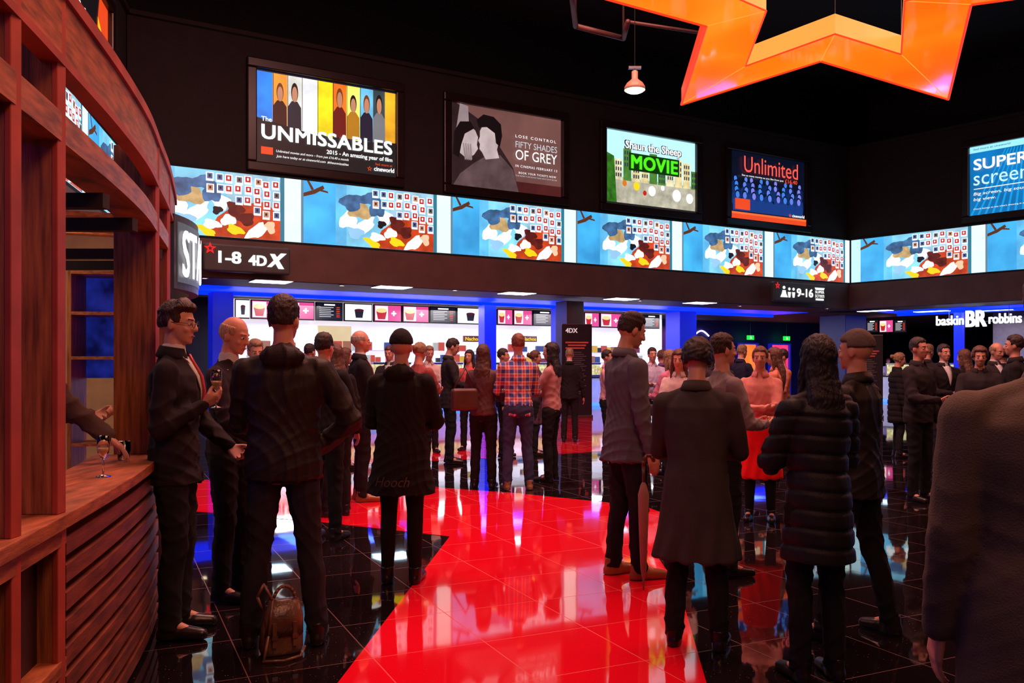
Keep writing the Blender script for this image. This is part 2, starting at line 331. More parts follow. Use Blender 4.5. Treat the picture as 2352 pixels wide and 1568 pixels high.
def f2(a,e,fx,fz):
    a.rect(fx(0),fz(1),fx(1),fz(0),E('p2_bg',.50,.33,.31,.85,.35,.8),.01)
    a.poly([(fx(0),fz(1)),(fx(1),fz(1)),(fx(1),fz(.86)),(fx(0),fz(.86))],E('p2_maroon',.34,.13,.13,.85,.4,1),.0115)
    a.poly([(fx(0),fz(1)),(fx(.6),fz(1)),(fx(.55),fz(.7)),(fx(.3),fz(.2)),(fx(.05),fz(0)),(fx(0),fz(0))],E('p2_sh',.20,.13,.14,.8,.3),.0125)
    L1=E('p2_light',.78,.70,.70,1,.25,3);D1=E('p2_dark',.07,.04,.05,.9);M1=E('p2_mid',.38,.29,.30,.9,.4,3); L2=E('p2_l2',.62,.54,.55,.95,.2,3)
    a.poly([(fx(.03),fz(.62)),(fx(.11),fz(.5)),(fx(.155),fz(.2)),(fx(.15),fz(.02)),(fx(.08),fz(.0)),(fx(.05),fz(.3))],L2,.016)
    a.poly([(fx(.02),fz(1)),(fx(.60),fz(1)),(fx(.545),fz(.72)),(fx(.43),fz(.56)),(fx(.30),fz(.60)),(fx(.2),fz(.7)),(fx(.08),fz(.85))],M1,.020)
    a.poly([(fx(.08),fz(.6)),(fx(.05),fz(.45)),(fx(.08),fz(.3)),(fx(.15),fz(.24)),(fx(.21),fz(.3)),(fx(.235),fz(.38)),(fx(.225),fz(.47)),(fx(.235),fz(.52)),(fx(.20),fz(.60)),(fx(.14),fz(.66))],L1,.018)
    a.poly([(fx(.02),fz(.62)),(fx(.03),fz(.35)),(fx(.08),fz(.22)),(fx(.17),fz(.20)),(fx(.20),fz(.28)),(fx(.12),fz(.36)),(fx(.09),fz(.5)),(fx(.07),fz(.66))],D1,.022)
    a.poly([(fx(.25),fz(.30)),(fx(.27),fz(.24)),(fx(.40),fz(.24)),(fx(.42),fz(.38)),(fx(.40),fz(.5)),(fx(.42),fz(.6)),(fx(.30),fz(.64)),(fx(.27),fz(.56)),(fx(.245),fz(.52)),(fx(.25),fz(.46)),(fx(.235),fz(.42)),(fx(.25),fz(.37))],L1,.026)
    a.poly([(fx(.24),fz(.26)),(fx(.22),fz(.17)),(fx(.28),fz(.09)),(fx(.37),fz(.10)),(fx(.435),fz(.18)),(fx(.445),fz(.32)),(fx(.425),fz(.46)),(fx(.39),fz(.42)),(fx(.38),fz(.3)),(fx(.31),fz(.24))],D1,.03)
    for k in range(4): a.poly([(fx(.12+k*.016),fz(.68)),(fx(.10+k*.02),fz(.48)),(fx(.112+k*.02),fz(.47)),(fx(.135+k*.016),fz(.66))],L2,.027)
    T(e,fx,fz,'LOSE CONTROL',.56,.28,.94,.315,W_,space=1.4); T(e,fx,fz,'FIFTY SHADES',.56,.36,.95,.44,WD); T(e,fx,fz,'OF GREY',.56,.465,.95,.59,W_)
    T(e,fx,fz,'IN CINEMAS FEBRUARY 13',.56,.655,.95,.685,W_,space=1.3); T(e,fx,fz,'BOOK YOUR TICKETS NOW',.59,.74,.94,.765,W_,space=1.3); T(e,fx,fz,'TO BE THE FIRST TO SEE THE MOST TALKED ABOUT FILM OF THE YEAR',.56,.785,.95,.80,WD)
def f3(a,e,fx,fz):
    a.rect(fx(0),fz(1),fx(1),fz(0),E('p3_sky',.7,.93,1,1.3),.01); rnd=random.Random(5)
    a.rect(fx(0),fz(1),fx(1),fz(.62),E('p3_road',.72,.70,.62,1.1,.3,5),.014)
    for i in range(11):
        x=i*.095; z=rnd.uniform(.22,.42); a.rect(fx(x),fz(.66),fx(min(1,x+.085)),fz(z),E('p3_h%d'%i,*rnd.choice([(.85,.7,.4),(.9,.82,.6),(.6,.3,.2),(.3,.5,.2),(.9,.85,.7)]),1.1,.3,5),.016)
        for r in range(3):
            for c in range(3): a.rect(fx(x+.012+c*.024),fz(z+.08+r*.08),fx(x+.026+c*.024),fz(z+.03+r*.08),E('p3_win',.2,.25,.3),.02)
    a.poly([(fx(0),fz(1)),(fx(.12),fz(1)),(fx(.09),fz(.35)),(fx(0),fz(.3))],E('p3_green',.2,.45,.12,1,.5,6),.024)
    a.poly([(fx(0),fz(.97)),(fx(1),fz(.97)),(fx(1),fz(1)),(fx(0),fz(1))],dgr,.03)
    for x,z,r,m in [(.33,.72,.08,yel),(.5,.76,.10,W_),(.62,.7,.05,W_),(.78,.78,.12,W_),(.2,.7,.06,E('p3_or',.9,.5,.15)),(.93,.8,.1,W_),(.42,.8,.05,E('p3_red',.8,.15,.1))]: a.ell(fx(x),fz(z),r,r*1.1,m,.026)
    dk=E('p3_k',.06,.07,.16,1)
    T(e,fx,fz,'Shaun the Sheep',.19,.11,.83,.27,dk,bold=.08,y=.05)
    T(e,fx,fz,'Shaun the Sheep',.20,.12,.82,.26,W_,bold=.02,y=.06)
    a.rect(fx(.235),fz(.52),fx(.795),fz(.28),E('p3_dkgreen',.04,.20,.03),.062)
    T(e,fx,fz,'MOVIE',.255,.305,.775,.495,grn,bold=.05,y=.075,space=1.08)
def f4(a,e,fx,fz):
    a.rect(fx(0),fz(1),fx(1),fz(0),E('p4_bg',.02,.05,.13),.01); rnd=random.Random(8)
    for r in range(4):
        for c in range(9):
            x=.08+c*.105+rnd.uniform(-.02,.02)
            a.bust(fx(x),fz(.58+r*.10),.36+.04*r,.24+.02*r,E('p4_b%d'%r,.03+.02*r,.14+.03*r,.34+.06*r),E('p4_hair',.02,.04,.12),.014+.009*r,E('p4_face%d'%(c%3),.25+.12*(c%3),.5,.9,1.1))
    a.rect(fx(0),fz(1),fx(1),fz(.9),redo,.06); a.rect(fx(.05),fz(.86),fx(.24),fz(.7),redo,.06); a.rect(fx(0),fz(.93),fx(1),fz(.9),E('p4_or2',1,.45,.2),.062)
    T(e,fx,fz,'Unlimited',.16,.06,.88,.30,E('p4_red',1,.35,.3,1.2),y=.07); T(e,fx,fz,'See as many movies as you like from just',.13,.335,.68,.37,W_,y=.07); T(e,fx,fz,'£16.40',.70,.315,.87,.375,redo,y=.07,bold=.03)
    T(e,fx,fz,'cineworld',.80,.84,.97,.885,W_,y=.07,bold=.02); a.star(fx(.77),fz(.865),.05,redo,.07)
def f5(a,e,fx,fz):
    a.rect(fx(0),fz(1),fx(1),fz(0),E('p5_b',.02,.45,.72,1.1,.3,1),.01)
    for i in range(16): a.poly([(fx(i/16),fz(1)),(fx(i/16+.02),fz(1)),(fx(.5+(i/16-.5)*.4+.01),fz(.1)),(fx(.5+(i/16-.5)*.4),fz(.1))],E('p5_r',.05,.6,.88,1.1),.013)
    a.rect(fx(0),fz(.09),fx(1),fz(0),E('p5_top',.6,.9,.98,1.2),.016)
    T(e,fx,fz,'SUPER',.04,.19,.50,.35,W_,bold=.03); T(e,fx,fz,'screen',.04,.43,.50,.57,skyl); a.rect(fx(.04),fz(.625),fx(.65),fz(.615),W_,.05)
    T(e,fx,fz,'Big screen, big sound,',.04,.67,.52,.725,W_,shear=.15); T(e,fx,fz,'big view.',.04,.75,.23,.805,W_,shear=.15); T(e,fx,fz,"Check listings to see what's showing in our Superscreen",.04,.9,.62,.925,W_); T(e,fx,fz,'feel more at cineworld',.04,.03,.35,.06,navy)
poster(A,(A.s_(585)+A.s_(908))/2,'lit poster of coloured portrait strips above UNMISSABLES lettering',f1)
poster(A,(A.s_(1030)+A.s_(1290))/2,'lit dark red-brown film poster of an embracing couple',f2)
poster(A,(A.s_(1387)+A.s_(1597))/2,'lit town street film poster with green MOVIE lettering',f3)
poster(A,(A.s_(1677)+A.s_(1845))/2,'lit dark blue Unlimited poster with cinema audience',f4)
poster(B,2.95+1.24,'lit turquoise SUPER screen poster on the adjoining wall',f5)
def f6(a,e,fx,fz):
    a.rect(fx(0),fz(1),fx(1),fz(0),BK,.01); a.poly([(fx(.6),fz(1)),(fx(1),fz(1)),(fx(1),fz(0)),(fx(.8),fz(0))],redo,.014)
    a.poly([(fx(.65),fz(.8)),(fx(.8),fz(.5)),(fx(.75),fz(.2)),(fx(.95),fz(.4)),(fx(.9),fz(1))],yel,.018); T(e,fx,fz,'2015',.1,.35,.55,.5,W_,shear=.2)
for t in (-2.6,-6.2): poster(Lw,t,'lit black and flame orange poster on the side wall',f6)
# ---------------- hanging signs
SB=mat('charcoal_sign',(.06,.06,.063),.4)
def hsign(W,off,px0,px1,py0,py1,lab):
    t0=W.s_(px0,off);t1=W.s_(px1,off);pm=(px0+px1)/2; z0=W.z_(pm,py1,off);z1=W.z_(pm,py0,off); w=t1-t0;h=z1-z0
    e=thing('hanging_direction_sign',W.P((t0+t1)/2,off,z0),W.a,lab,'sign','hanging direction signs',K)
    g=G(); g.box((-w/2,-.0,0),(w/2,.12,h)); bevel(obj('sign_box',g.mesh('sign_box',[SB]),e),.03,3)
    for x in(-w*.35,w*.35):
        g=G(); g.cyl((x,.12,h*.6),(x,off-.06,h*.6),.012,.012,8); obj('bracket',g.mesh('bracket',[METAL]),e)
    return e,w,h
SR1=E('sign_red',1,.08,.10,1.4)
e,w,h=hsign(A,.35,467,667,563,626,'charcoal hanging sign reading 1-8 4DX with red star')
a=Art(); a.star(-w*.43,h*.80,.10,SR1,.01,SB,.45); a.make('star_emblem',e)
a=Art(); a.poly([(w*.215,h*.25),(w*.27,h*.25),(w*.45,h*.78),(w*.38,h*.78)],W_,.012); a.poly([(w*.25,h*.74),(w*.31,h*.74),(w*.42,h*.20),(w*.35,h*.20)],W_,.014)
a.make('emblem',e)
txt(e,'1-8',-w*.34,h*.30,-w*.08,h*.74,W_,.01,bold=.05); txt(e,'4D',0,h*.27,w*.215,h*.66,W_,.01,bold=.06)
e,w,h=hsign(A,.35,1778,1897,650,694,'charcoal hanging sign reading 9-16 with seat icons')
a=Art(); a.star(-w*.44,h*.80,.085,SR1,.01,SB,.45); a.make('star_emblem',e)
for x,zz in((-.22,.66),(-.14,.66)):
    a=Art(); a.ell(w*x,h*zz,.022*w,.075*h,W_,.01); a.poly([(w*(x-.03),h*.5),(w*(x+.03),h*.5),(w*(x+.018),h*.22),(w*(x-.018),h*.22)],W_,.01); a.make('figure_icon',e)
a=Art(); a.ell(-w*.32,h*.72,.025*w,.08*h,W_,.01); a.poly([(-w*.35,h*.58),(-w*.29,h*.58),(-w*.28,h*.42),(-w*.25,h*.22),(-w*.39,h*.22),(-w*.36,h*.42)],W_,.01); a.make('wheelchair_icon',e)
a=Art(); a.poly([(w*.27,h*.82),(w*.47,h*.82),(w*.45,h*.7),(w*.29,h*.7)],W_,.01); a.make('screen_icon',e)
a=Art(); a.rect(w*.29,h*.15,w*.45,h*.25,W_,.01); a.make('screen_icon',e)
txt(e,'9-16',-w*.08,h*.28,w*.24,h*.72,W_,.01,bold=.05); txt(e,'SUPER',w*.28,h*.52,w*.46,h*.66,W_,.01,bold=.03); txt(e,'screen',w*.28,h*.3,w*.46,h*.46,W_,.01)
# ---------------- ceiling panels and downlights
def ceilpanel(px,py,W,L=.6,Wd=.35,zc=2.865,m=None):
    zc=Z(zc)-.004; d=(zc-HC)*F/(HY-py); x=(px-1176)/F*d; L*=K; Wd*=K
    g=G(); g.box((-L/2,-Wd/2,-.02),(L/2,Wd/2,.0)); g.box((-L/2-.03,-Wd/2-.03,-.012),(L/2+.03,Wd/2+.03,.001),1)
    obj('ceiling_light_panel',g.mesh('ceiling_light_panel',[m or em('panel',(.55,.8,1),9,0),METAL]),None,(x,d,zc),W.a,'flat cool white light panel set in the soffit','light','soffit light panels')
for p in [(622,646),(900,659),(1187,673),(1427,686),(1607,695)]: ceilpanel(*p,A,.6,.45)
for p in [(2010,713),(2140,714),(2290,712)]: ceilpanel(*p,B,.8,.3,2.84)
for px,py in [(470,638),(785,655),(1045,666),(1470,690),(1700,702),(1900,708)]:
    zc=Z(2.86); d=(zc-HC)*F/(HY-py)
    g=G(); g.lathe([(0,-.01),(.065,-.01),(.07,-.018),(.08,-.012),(.08,0)],16); g.lathe([(0,-.012),(.06,-.012)],16,1)
    obj('recessed_downlight',g.mesh('recessed_downlight',[METAL,em('warmspot',(1,.75,.5),8)],True),None,((px-1176)/F*d,d,zc),0,'small round recessed downlight in the soffit','light','recessed downlights')
# ---------------- menus
def menu(W,off,px0,px1,py0,py1,kind):
    t0=W.s_(px0,off);t1=W.s_(px1,off);pm=(px0+px1)/2; z0=W.z_(pm,py1,off);z1=min(2.88,W.z_(pm,py0,off)); w=t1-t0;h=z1-z0
    e=thing('menu_screen',W.P((t0+t1)/2,off,z0),W.a,{'w':'bright menu screen showing a dark drink cup','p':'pink menu screen showing a popcorn meal deal','k':'dark menu screen with white price list'}[kind],'screen','menu screens above the counter',K)
    g=G(); g.box((-w/2,0,0),(w/2,.06,h)); obj('screen_body',g.mesh('screen_body',[BLACKP]),e)
    g=G(); g.box((-.02,.06,h*.5),(.02,.25,h*.56)); obj('mount',g.mesh('mount',[METAL]),e)
    a=Art(); bg={'w':E('menu_white',.95,.95,.97,1.5),'p':E('menu_pink',.90,.30,.58,1.1),'k':E('menu_dark',.08,.08,.1)}[kind]
    a.rect(-w*.47,h*.06,w*.47,h*.94,bg,.01)
    if kind=='w': a.poly([(-w*.1,h*.2),(w*.14,h*.2),(w*.18,h*.6),(-w*.14,h*.6)],dgr,.014); a.ell(w*.02,h*.62,w*.17,h*.08,E('cola',.3,.1,.08),.018)
    if kind=='p':
        a.rect(-w*.45,h*.1,w*.0,h*.9,E('menu_white',1,1,1),.013); a.poly([(-w*.36,h*.15),(-w*.1,h*.15),(-w*.04,h*.6),(-w*.42,h*.6)],crd,.016); a.ell(-w*.23,h*.65,w*.2,h*.13,E('popcorn',1,.9,.6),.018)
        a.rect(w*.12,h*.46,w*.3,h*.54,W_,.016); a.rect(w*.18,h*.36,w*.24,h*.64,W_,.016)
    if kind=='k':
        for r in range(6): a.rect(-w*.38,h*(.2+r*.1),w*(.05+.1*(r%2)),h*(.24+r*.1),WD,.014); a.rect(w*.25,h*(.2+r*.1),w*.38,h*(.24+r*.1),redo,.014)
        a.rect(-w*.2,h*.82,w*.2,h*.9,W_,.014)
    a.make('screen_image',e)
def ln(p,x0,y0,x1,y1): return y0+(y1-y0)*(p-x0)/(x1-x0)
xs=[(540,573,'w'),(576,645,'p'),(650,722,'p'),(725,787,'k'),(790,855,'w'),(858,922,'p'),(924,985,'p'),(987,1047,'k'),(1049,1108,'w'),(1142,1177,'p'),(1179,1222,'p'),(1224,1276,'k'),(1342,1376,'p'),(1378,1428,'p'),(1430,1475,'w'),(1477,1515,'k')]
for x0,x1,k in xs:
    m=(x0+x1)/2; menu(A,-4.3,x0,x1,ln(m,540,686,1500,722),ln(m,540,731,1500,755),k)
for x0,x1,k,W,o in [(1905,1938,'p',A,-5.8),(1990,2018,'k',B,-4.5),(2020,2052,'p',B,-4.5),(2054,2082,'k',B,-4.5)]: menu(W,o,x0,x1,734,764,k)
# counters
def counter(W,off,px0,px1,lab):
    t0=W.s_(px0,off);t1=W.s_(px1,off);w=(t1-t0)*K
    e=thing('service_counter',W.P((t0+t1)/2,off,0),W.a,lab,'counter')
    g=G(); g.box((-w/2,.05,.12),(w/2,.8,1.0)); bevel(obj('counter_front',g.mesh('counter_front',[mat('glowing_laminate',(.6,.55,.6),.25,emis=(.6,.65,1),es=.35)]),e),.02)  # bluish light on the counter front put into its emission
    g=G(); g.box((-w/2-.03,0,1.0),(w/2+.03,.85,1.05)); bevel(obj('worktop',g.mesh('worktop',[mat('dark_stone',(.02,.02,.03),.1)]),e),.01)
    g=G(); g.box((-w/2,.1,0),(w/2,.7,.12)); obj('kick_strip',g.mesh('kick_strip',[em('blue_kick',(.05,.15,1),3)]),e)
    n=int(w/1.9)
    for i in range(n): 
        x=-w/2+.3+i*1.9; g=G(); g.box((x,.3,1.05),(x+1.3,.7,1.12),1); g.box((x+.03,.32,1.12),(x+1.27,.68,1.5)); g.box((x,.3,1.5),(x+1.3,.7,1.56),1)
        obj('heated_cabinet',g.mesh('heated_cabinet',[em('warmcab',(1,.62,.3),1.0,.6,9),METAL]),e)
    return e,w
e,w=counter(A,-3.1,560,1490,'long white concession counter with blue lit plinth')
e2=thing('wall_display_shelf',A.P((A.s_(560,-4.5)+A.s_(1490,-4.5))/2,-4.5,0),A.a,'white wall shelf stacked with coloured snack packets','shelf')
ws=(A.s_(1490,-4.5)-A.s_(560,-4.5))*K
for z in(1.15,1.55,1.95):
    g=G(); g.box((-ws/2,0,z),(ws/2,.12,z+.03)); obj('shelf_board',g.mesh('shelf_board',[mat('white_shelf',(.6,.6,.62),.4)]),e2)
rnd=random.Random(9); SC=[E('pk%d'%i,*c,.75) for i,c in enumerate([(.85,.3,.15),(.95,.75,.2),(.5,.15,.3),(.2,.3,.6),(.8,.8,.82),(.15,.12,.12),(.7,.45,.3)])]
g=G()
for z in(1.18,1.58,1.98):
    x=-ws/2+.1
    while x<ws/2-.4:
        q=rnd.uniform(.12,.4); 
        if rnd.random()<.62: g.box((x,.01,z),(x+q,.10,z+rnd.uniform(.14,.3)),rnd.randrange(7))
        x+=q+.04
obj('packets',g.mesh('packets',SC),e2,kind='stuff')
for px in(1085,1215):
    off=-4.2; t=A.s_(px,off); s_=thing('snack_sign',A.P(t,off,A.z_(px,785,off)),A.a,'dark snack menu sign with yellow lettering','sign','snack signs',K)
    g=G(); g.box((-.24,0,0),(.24,.05,.15)); obj('sign_panel',g.mesh('sign_panel',[mat('brown_sign',(.1,.03,.02),.5)]),s_); txt(s_,'Nachos',-.2,.03,.2,.12,yel,.01,bold=.03)
counter(B,-2.9,2010,2345,'dessert counter beneath white shop lettering')
# shop sign
off=-1.2; t0=B.s_(2150,off);t1=B.s_(2347,off);w=t1-t0;z0=B.z_(2250,750,off);z1=B.z_(2250,712,off);h=z1-z0
e=thing('shop_sign',B.P((t0+t1)/2,off,z0),B.a,'white illuminated ice cream shop lettering on a rail','sign',None,K)
g=G(); g.box((-w/2,.03,h*.28),(w/2,.07,h*.34)); obj('sign_rail',g.mesh('sign_rail',[SB]),e)
for x in(-w*.35,w*.35):
    g=G(); g.cyl((x,.05,h*.3),(x,.05,2.86-z0),.008,.008,6); obj('hanger_rod',g.mesh('hanger_rod',[METAL]),e)
WS=em('sign_letter_white',(1,1,1),1.8,0)
txt(e,'baskin',-w/2,h*.15,-w*.16,h*.75,WS,.01,bold=.03,ext=.02); txt(e,'robbins',w*.13,h*.15,w/2,h*.75,WS,.01,bold=.03,ext=.02)
txt(e,'BR',-w*.14,0,w*.11,h*1.0,E('br_blue',.88,.90,1,1.5),.012,bold=.05,ext=.02)
# exit signs + doors
for px in(1725,1808):
    off=-5.8; t=A.s_(px,off)
    e=thing('exit_sign',A.P(t,off,2.30),A.a,'small green illuminated exit sign with running figure','sign','green exit signs',K)
    g=G(); g.box((-.14,0,0),(.14,.05,.14)); obj('sign_box',g.mesh('sign_box',[E('exit_green',.1,.9,.25,1.6)]),e)
    g=G(); g.cyl((0,.025,.14),(0,.025,.55),.006,.006,6); obj('hanger',g.mesh('hanger',[METAL]),e)
    a=Art(); a.ell(-.02,.11,.014,.014,W_,.006); a.poly([(-.04,.06),(0,.05),(.02,.09),(-.02,.1)],W_,.006); a.poly([(-.05,.02),(-.03,.02),(0,.06),(-.02,.06)],W_,.006); a.poly([(.03,.03),(.04,.04),(.01,.07),(0,.055)],W_,.006); a.make('running_figure',e)
PINK=em('pinkdoor',(1,.03,.12),1.8,.3,2)
for i,(p0,p1) in enumerate([(1702,1738),(1772,1812)]):
    t0=A.s_(p0,-6);t1=A.s_(p1,-6); g=G(); quadbox(A,t0,t1,-6.1,-6.04,0,2.15,g); quadbox(A,t0-.06,t0,-6.1,-5.96,0,2.2,g,1); quadbox(A,t1,t1+.06,-6.1,-5.96,0,2.2,g,1); quadbox(A,t0,t1,-6.1,-5.96,2.15,2.2,g,1)
    struct('door_%d'%(i+1),g,[PINK if i else em('orangedoor',(1,.12,.02),2.0,.3,2),BLUEGLOW],'glowing pink and orange auditorium doorway')
g=G(); quadbox(A,A.s_(1520,-6.1),A.s_(1960,-6.1),-6.3,-6.1,0,2.9,g); struct('wall_auditorium',g,[mat('indigo_wall',(.03,.03,.16),.6)])
g=G(); quadbox(B,1.5,16,-5,-4.8,0,2.9,g); struct('wall_dessert_back',g,[mat('grey_wall',(.18,.16,.2),.6)])
g=G(); pts=[]
for i in range(30):
    t=A.s_(1535,-6.0)+i*.06; pts.append(Vector(A.P(t,-6.07,2.42+.14*math.sin(i*.33))))
for i in range(29): g.cyl(pts[i],pts[i+1],.035,.035,6)
obj('neon_wave',g.mesh('neon_wave',[em('violet',(.5,.4,1),4)]),None,(0,0,0),0,'wavy violet white neon line near the doors','light')
# banner stands
def banner(px,fy,ht,wd,rz,lab):
    x,y=floorp(px,fy); e=thing('banner_stand',(x,y,0),rz,lab,'banner','roll-up banner stands')
    g=G(); g.box((-wd/2-.02,-.06,0),(wd/2+.02,.06,.09)); bevel(obj('base',g.mesh('base',[METAL]),e),.02,3)
    g=G(); g.box((-wd/2,-.004,.09),(wd/2,.004,ht)); 
    obj('banner_panel',g.mesh('banner_panel',[mat('banner_print',(.03,.02,.03),.35)]),e)
    g=G(); g.cyl((-wd/2,0,ht),(wd/2,0,ht),.014,.014,8); obj('top_bar',g.mesh('top_bar',[METAL]),e)
    g=G(); g.cyl((0,.02,.05),(0,.02,ht),.01,.01,8); obj('support_pole',g.mesh('support_pole',[METAL]),e)
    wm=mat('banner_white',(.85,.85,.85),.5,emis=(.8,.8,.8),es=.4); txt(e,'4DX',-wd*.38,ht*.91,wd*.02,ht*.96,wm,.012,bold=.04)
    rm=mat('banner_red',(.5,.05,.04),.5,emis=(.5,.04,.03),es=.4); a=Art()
    for r,(a0,a1) in enumerate([(-.38,.38),(-.3,.3),(-.38,.25)]): a.rect(wd*a0,ht*(.80-r*.03),wd*a1,ht*(.815-r*.03),rm,.01)
    gm=mat('banner_grey',(.3,.26,.26),.5)
    for r in range(22): a.rect(-wd*.38,ht*(.70-r*.021),wd*(.15+.2*((r*7)%5)/5),ht*(.70-r*.021)+.012,gm,.01)
    a.make('printed_text_lines',e)
banner(1325,960,2.60,.88,.25,'tall black roll-up banner with white logo and red heading')
banner(1992,960,2.3,.80,-.35,'tall dark navy roll-up banner beside the corner column')
# ---------------- star lamp
zb=4.05; th=.16
def hp(px,py,z=zb):
    d=(z-HC)*F/(HY-py); return ((px-1176)/F*d,d)
outer=[hp(1565,240),hp(1885,140),hp(2178,228),hp(2230,10),(5.05,5.55),(3.55,4.85),(2.95,3.0),(2.1,4.75),(-.35,5.55),hp(1622,60)]
inner=[hp(1712,152),hp(1918,78),hp(2070,125),hp(2078,2),(3.55,5.65),(3.05,5.3),(2.72,4.4),(2.35,5.25),(1.05,5.72),hp(1760,25)]
cx,cy=2.55,6.0
e=thing('star_lamp',(cx,cy,zb),0,'large hollow orange glowing star lamp hung from ceiling','lamp')
def starmat(nm,c1,c2,c3,s):
    m=bpy.data.materials.new(nm); m.use_nodes=True; N=m.node_tree.nodes; L=m.node_tree.links; b=N['Principled BSDF']
    b.inputs['Roughness'].default_value=.04; b.inputs['Base Color'].default_value=(.3,.05,.01,1); b.inputs['Specular IOR Level'].default_value=1
    tc=N.new('ShaderNodeTexCoord'); nz=N.new('ShaderNodeTexNoise'); nz.inputs['Scale'].default_value=.9; nz.inputs['Detail'].default_value=1.5; nz.inputs['Distortion'].default_value=.4
    L.new(tc.outputs['Object'],nz.inputs[0]); cr=N.new('ShaderNodeValToRGB'); L.new(nz.outputs['Fac'],cr.inputs[0])
    cr.color_ramp.elements[0].position=.3; cr.color_ramp.elements[0].color=c1+(1,); cr.color_ramp.elements[1].position=.75; cr.color_ramp.elements[1].color=c3+(1,)
    q=cr.color_ramp.elements.new(.50); q.color=c2+(1,)
    L.new(cr.outputs[0],b.inputs['Emission Color']); b.inputs['Emission Strength'].default_value=s; return m
SM=starmat('orange_translucent_panel',(1,.14,.003),(1,.21,.004),(1,.34,.02),1.0); SR=em('red_edge',(1,.04,.01),1.2); SO=em('light_orange_edge',(1,.32,.05),1.3)
g=G(); n=10
V=[(p[0]-cx,p[1]-cy,0) for p in outer]+[(p[0]-cx,p[1]-cy,0) for p in inner]
V+= [(x,y,th) for x,y,z in V]
g.add(V,[(i,(i+1)%n,n+(i+1)%n,n+i) for i in range(n)],0)
g.add(V,[(2*n+i,2*n+(i+1)%n,3*n+(i+1)%n,3*n+i) for i in range(n)],0)
obj('glowing_panel',g.mesh('glowing_panel',[SM]),e)
g=G(); g.add(V,[(i,(i+1)%n,2*n+(i+1)%n,2*n+i) for i in range(n)],0); g.add(V,[(n+i,n+(i+1)%n,3*n+(i+1)%n,3*n+i) for i in range(n)],1)
obj('side_band',g.mesh('side_band',[SR,SO]),e)
g=G()
for i in range(n):
    g.cyl(V[i],V[(i+1)%n],.012,.012,6); g.cyl(V[n+i],V[n+(i+1)%n],.007,.007,6); g.cyl(V[i],V[n+i],.003,.003,6,1)
obj('edge_trim',g.mesh('edge_trim',[SR,SO]),e)
for i in (0,1,2,3,9): 
    g=G(); q=V[n+i]; g.cyl((q[0],q[1],th),(q[0],q[1],ZT-zb),.003,.003,5); obj('suspension_wire',g.mesh('suspension_wire',[METAL]),e)
# pendant
d=14.0; e=thing('pendant_lamp',((1458-1176)/F*d,d,5.88),0,'bell shaped metal pendant lamp glowing warm white','lamp')
g=G(); g.lathe([(.17,0),(.165,.05),(.13,.11),(.07,.16),(.05,.18),(.05,.30),(.02,.32),(0,.32)],24); o=obj('lamp_shade',g.mesh('lamp_shade',[mat('copper_shade',(.5,.22,.16),.4,emis=(.8,.3,.12),es=.2)],True),e); o.modifiers.new('s','SOLIDIFY').thickness=.005
g=G(); g.ell((0,0,.015),(.16,.16,.065)); obj('bulb_diffuser',g.mesh('bulb_diffuser',[em('warm',(1,.93,.65),12)],True),e)
g=G(); g.cyl((0,0,.32),(0,0,ZT-5.88),.006,.006,6); obj('cord',g.mesh('cord',[BLACKP]),e)
g=G(); g.box((-.1,-.03,.34),(.1,.03,.38)); obj('gear_box',g.mesh('gear_box',[METAL]),e)
# pipes
g=G(); PIPE=mat('dull_pipe',(.16,.07,.06),.5,metal=.3)
def w3(px,py,z): d=(z-HC)*F/(HY-py); return Vector(((px-1176)/F*d,d,z))
zz=7.6
pp=[w3(1308,-60,zz),w3(1322,60,zz),w3(1432,88,zz),w3(1442,50,zz)]
g.chain(pp,[.05]*4,10); g.chain([w3(1442,50,zz),w3(1640,80,zz)],[.03,.03],10)
for p in pp[1:3]: g.cyl(p,p+Vector((0,0,ZT-zz)),.02,.02,6)
obj('sprinkler_pipe',g.mesh('sprinkler_pipe',[PIPE],True),None,(0,0,0),0,'dull metal sprinkler pipe run under black ceiling','pipe')
# ---------------- timber bar
PLN=[(-1.12,.6),(-1.30,1.7),(-1.42,2.4),(-1.535,3.0),(-1.68,3.7),(-1.85,4.4),(-2.03,5.0),(-2.28,5.8),(-2.67,6.9),(-3.0,7.6)]
def cat(P,n=8):
    P=[Vector(p) for p in P]; out=[]
    for i in range(1,len(P)-2):
        for k in range(n):
            t=k/n; a,b,c,d_=P[i-1],P[i],P[i+1],P[i+2]
            out.append(.5*((2*b)+(c-a)*t+(2*a-5*b+4*c-d_)*t*t+(3*b-a-3*c+d_)*t**3))
    out.append(P[-2]); return out
CV=cat(PLN)
def cvpart(y0,y1): return [p for p in CV if y0<=p.y<=y1]
def pin(p,i,C_,off):
    a=C_[max(0,i-1)];b=C_[min(len(C_)-1,i+1)]; t=(b-a).normalized(); nn=Vector((t.y,-t.x)); return p+nn*off
def ribbon(g,C_,o0,o1,z0,z1,mi=0):
    vs=[]
    for i,p in enumerate(C_):
        a=pin(p,i,C_,o0);b=pin(p,i,C_,o1); vs+=[(a.x,a.y,z0),(b.x,b.y,z0),(b.x,b.y,z1),(a.x,a.y,z1)]
    fs=[]
    for i in range(len(C_)-1):
        for k in range(4): fs.append((i*4+k,i*4+(k+1)%4,i*4+4+(k+1)%4,i*4+4+k))
    fs.append((0,3,2,1)); o=4*(len(C_)-1); fs.append((o,o+1,o+2,o+3)); g.add(vs,fs,mi)
bar=thing('bar_counter',(0,0,0),0,'curved oak bar counter with slatted red-brown front','counter')
g=G(); ribbon(g,cvpart(1.7,5.05),-.34,.02,.90,.95); bevel(obj('worktop',g.mesh('worktop',[WOODH]),bar),.004)
g=G(); S=cvpart(2.95,5.05)
for k in range(9): z=.03+k*.096; ribbon(g,S,-.06,.0,z,z+.062)
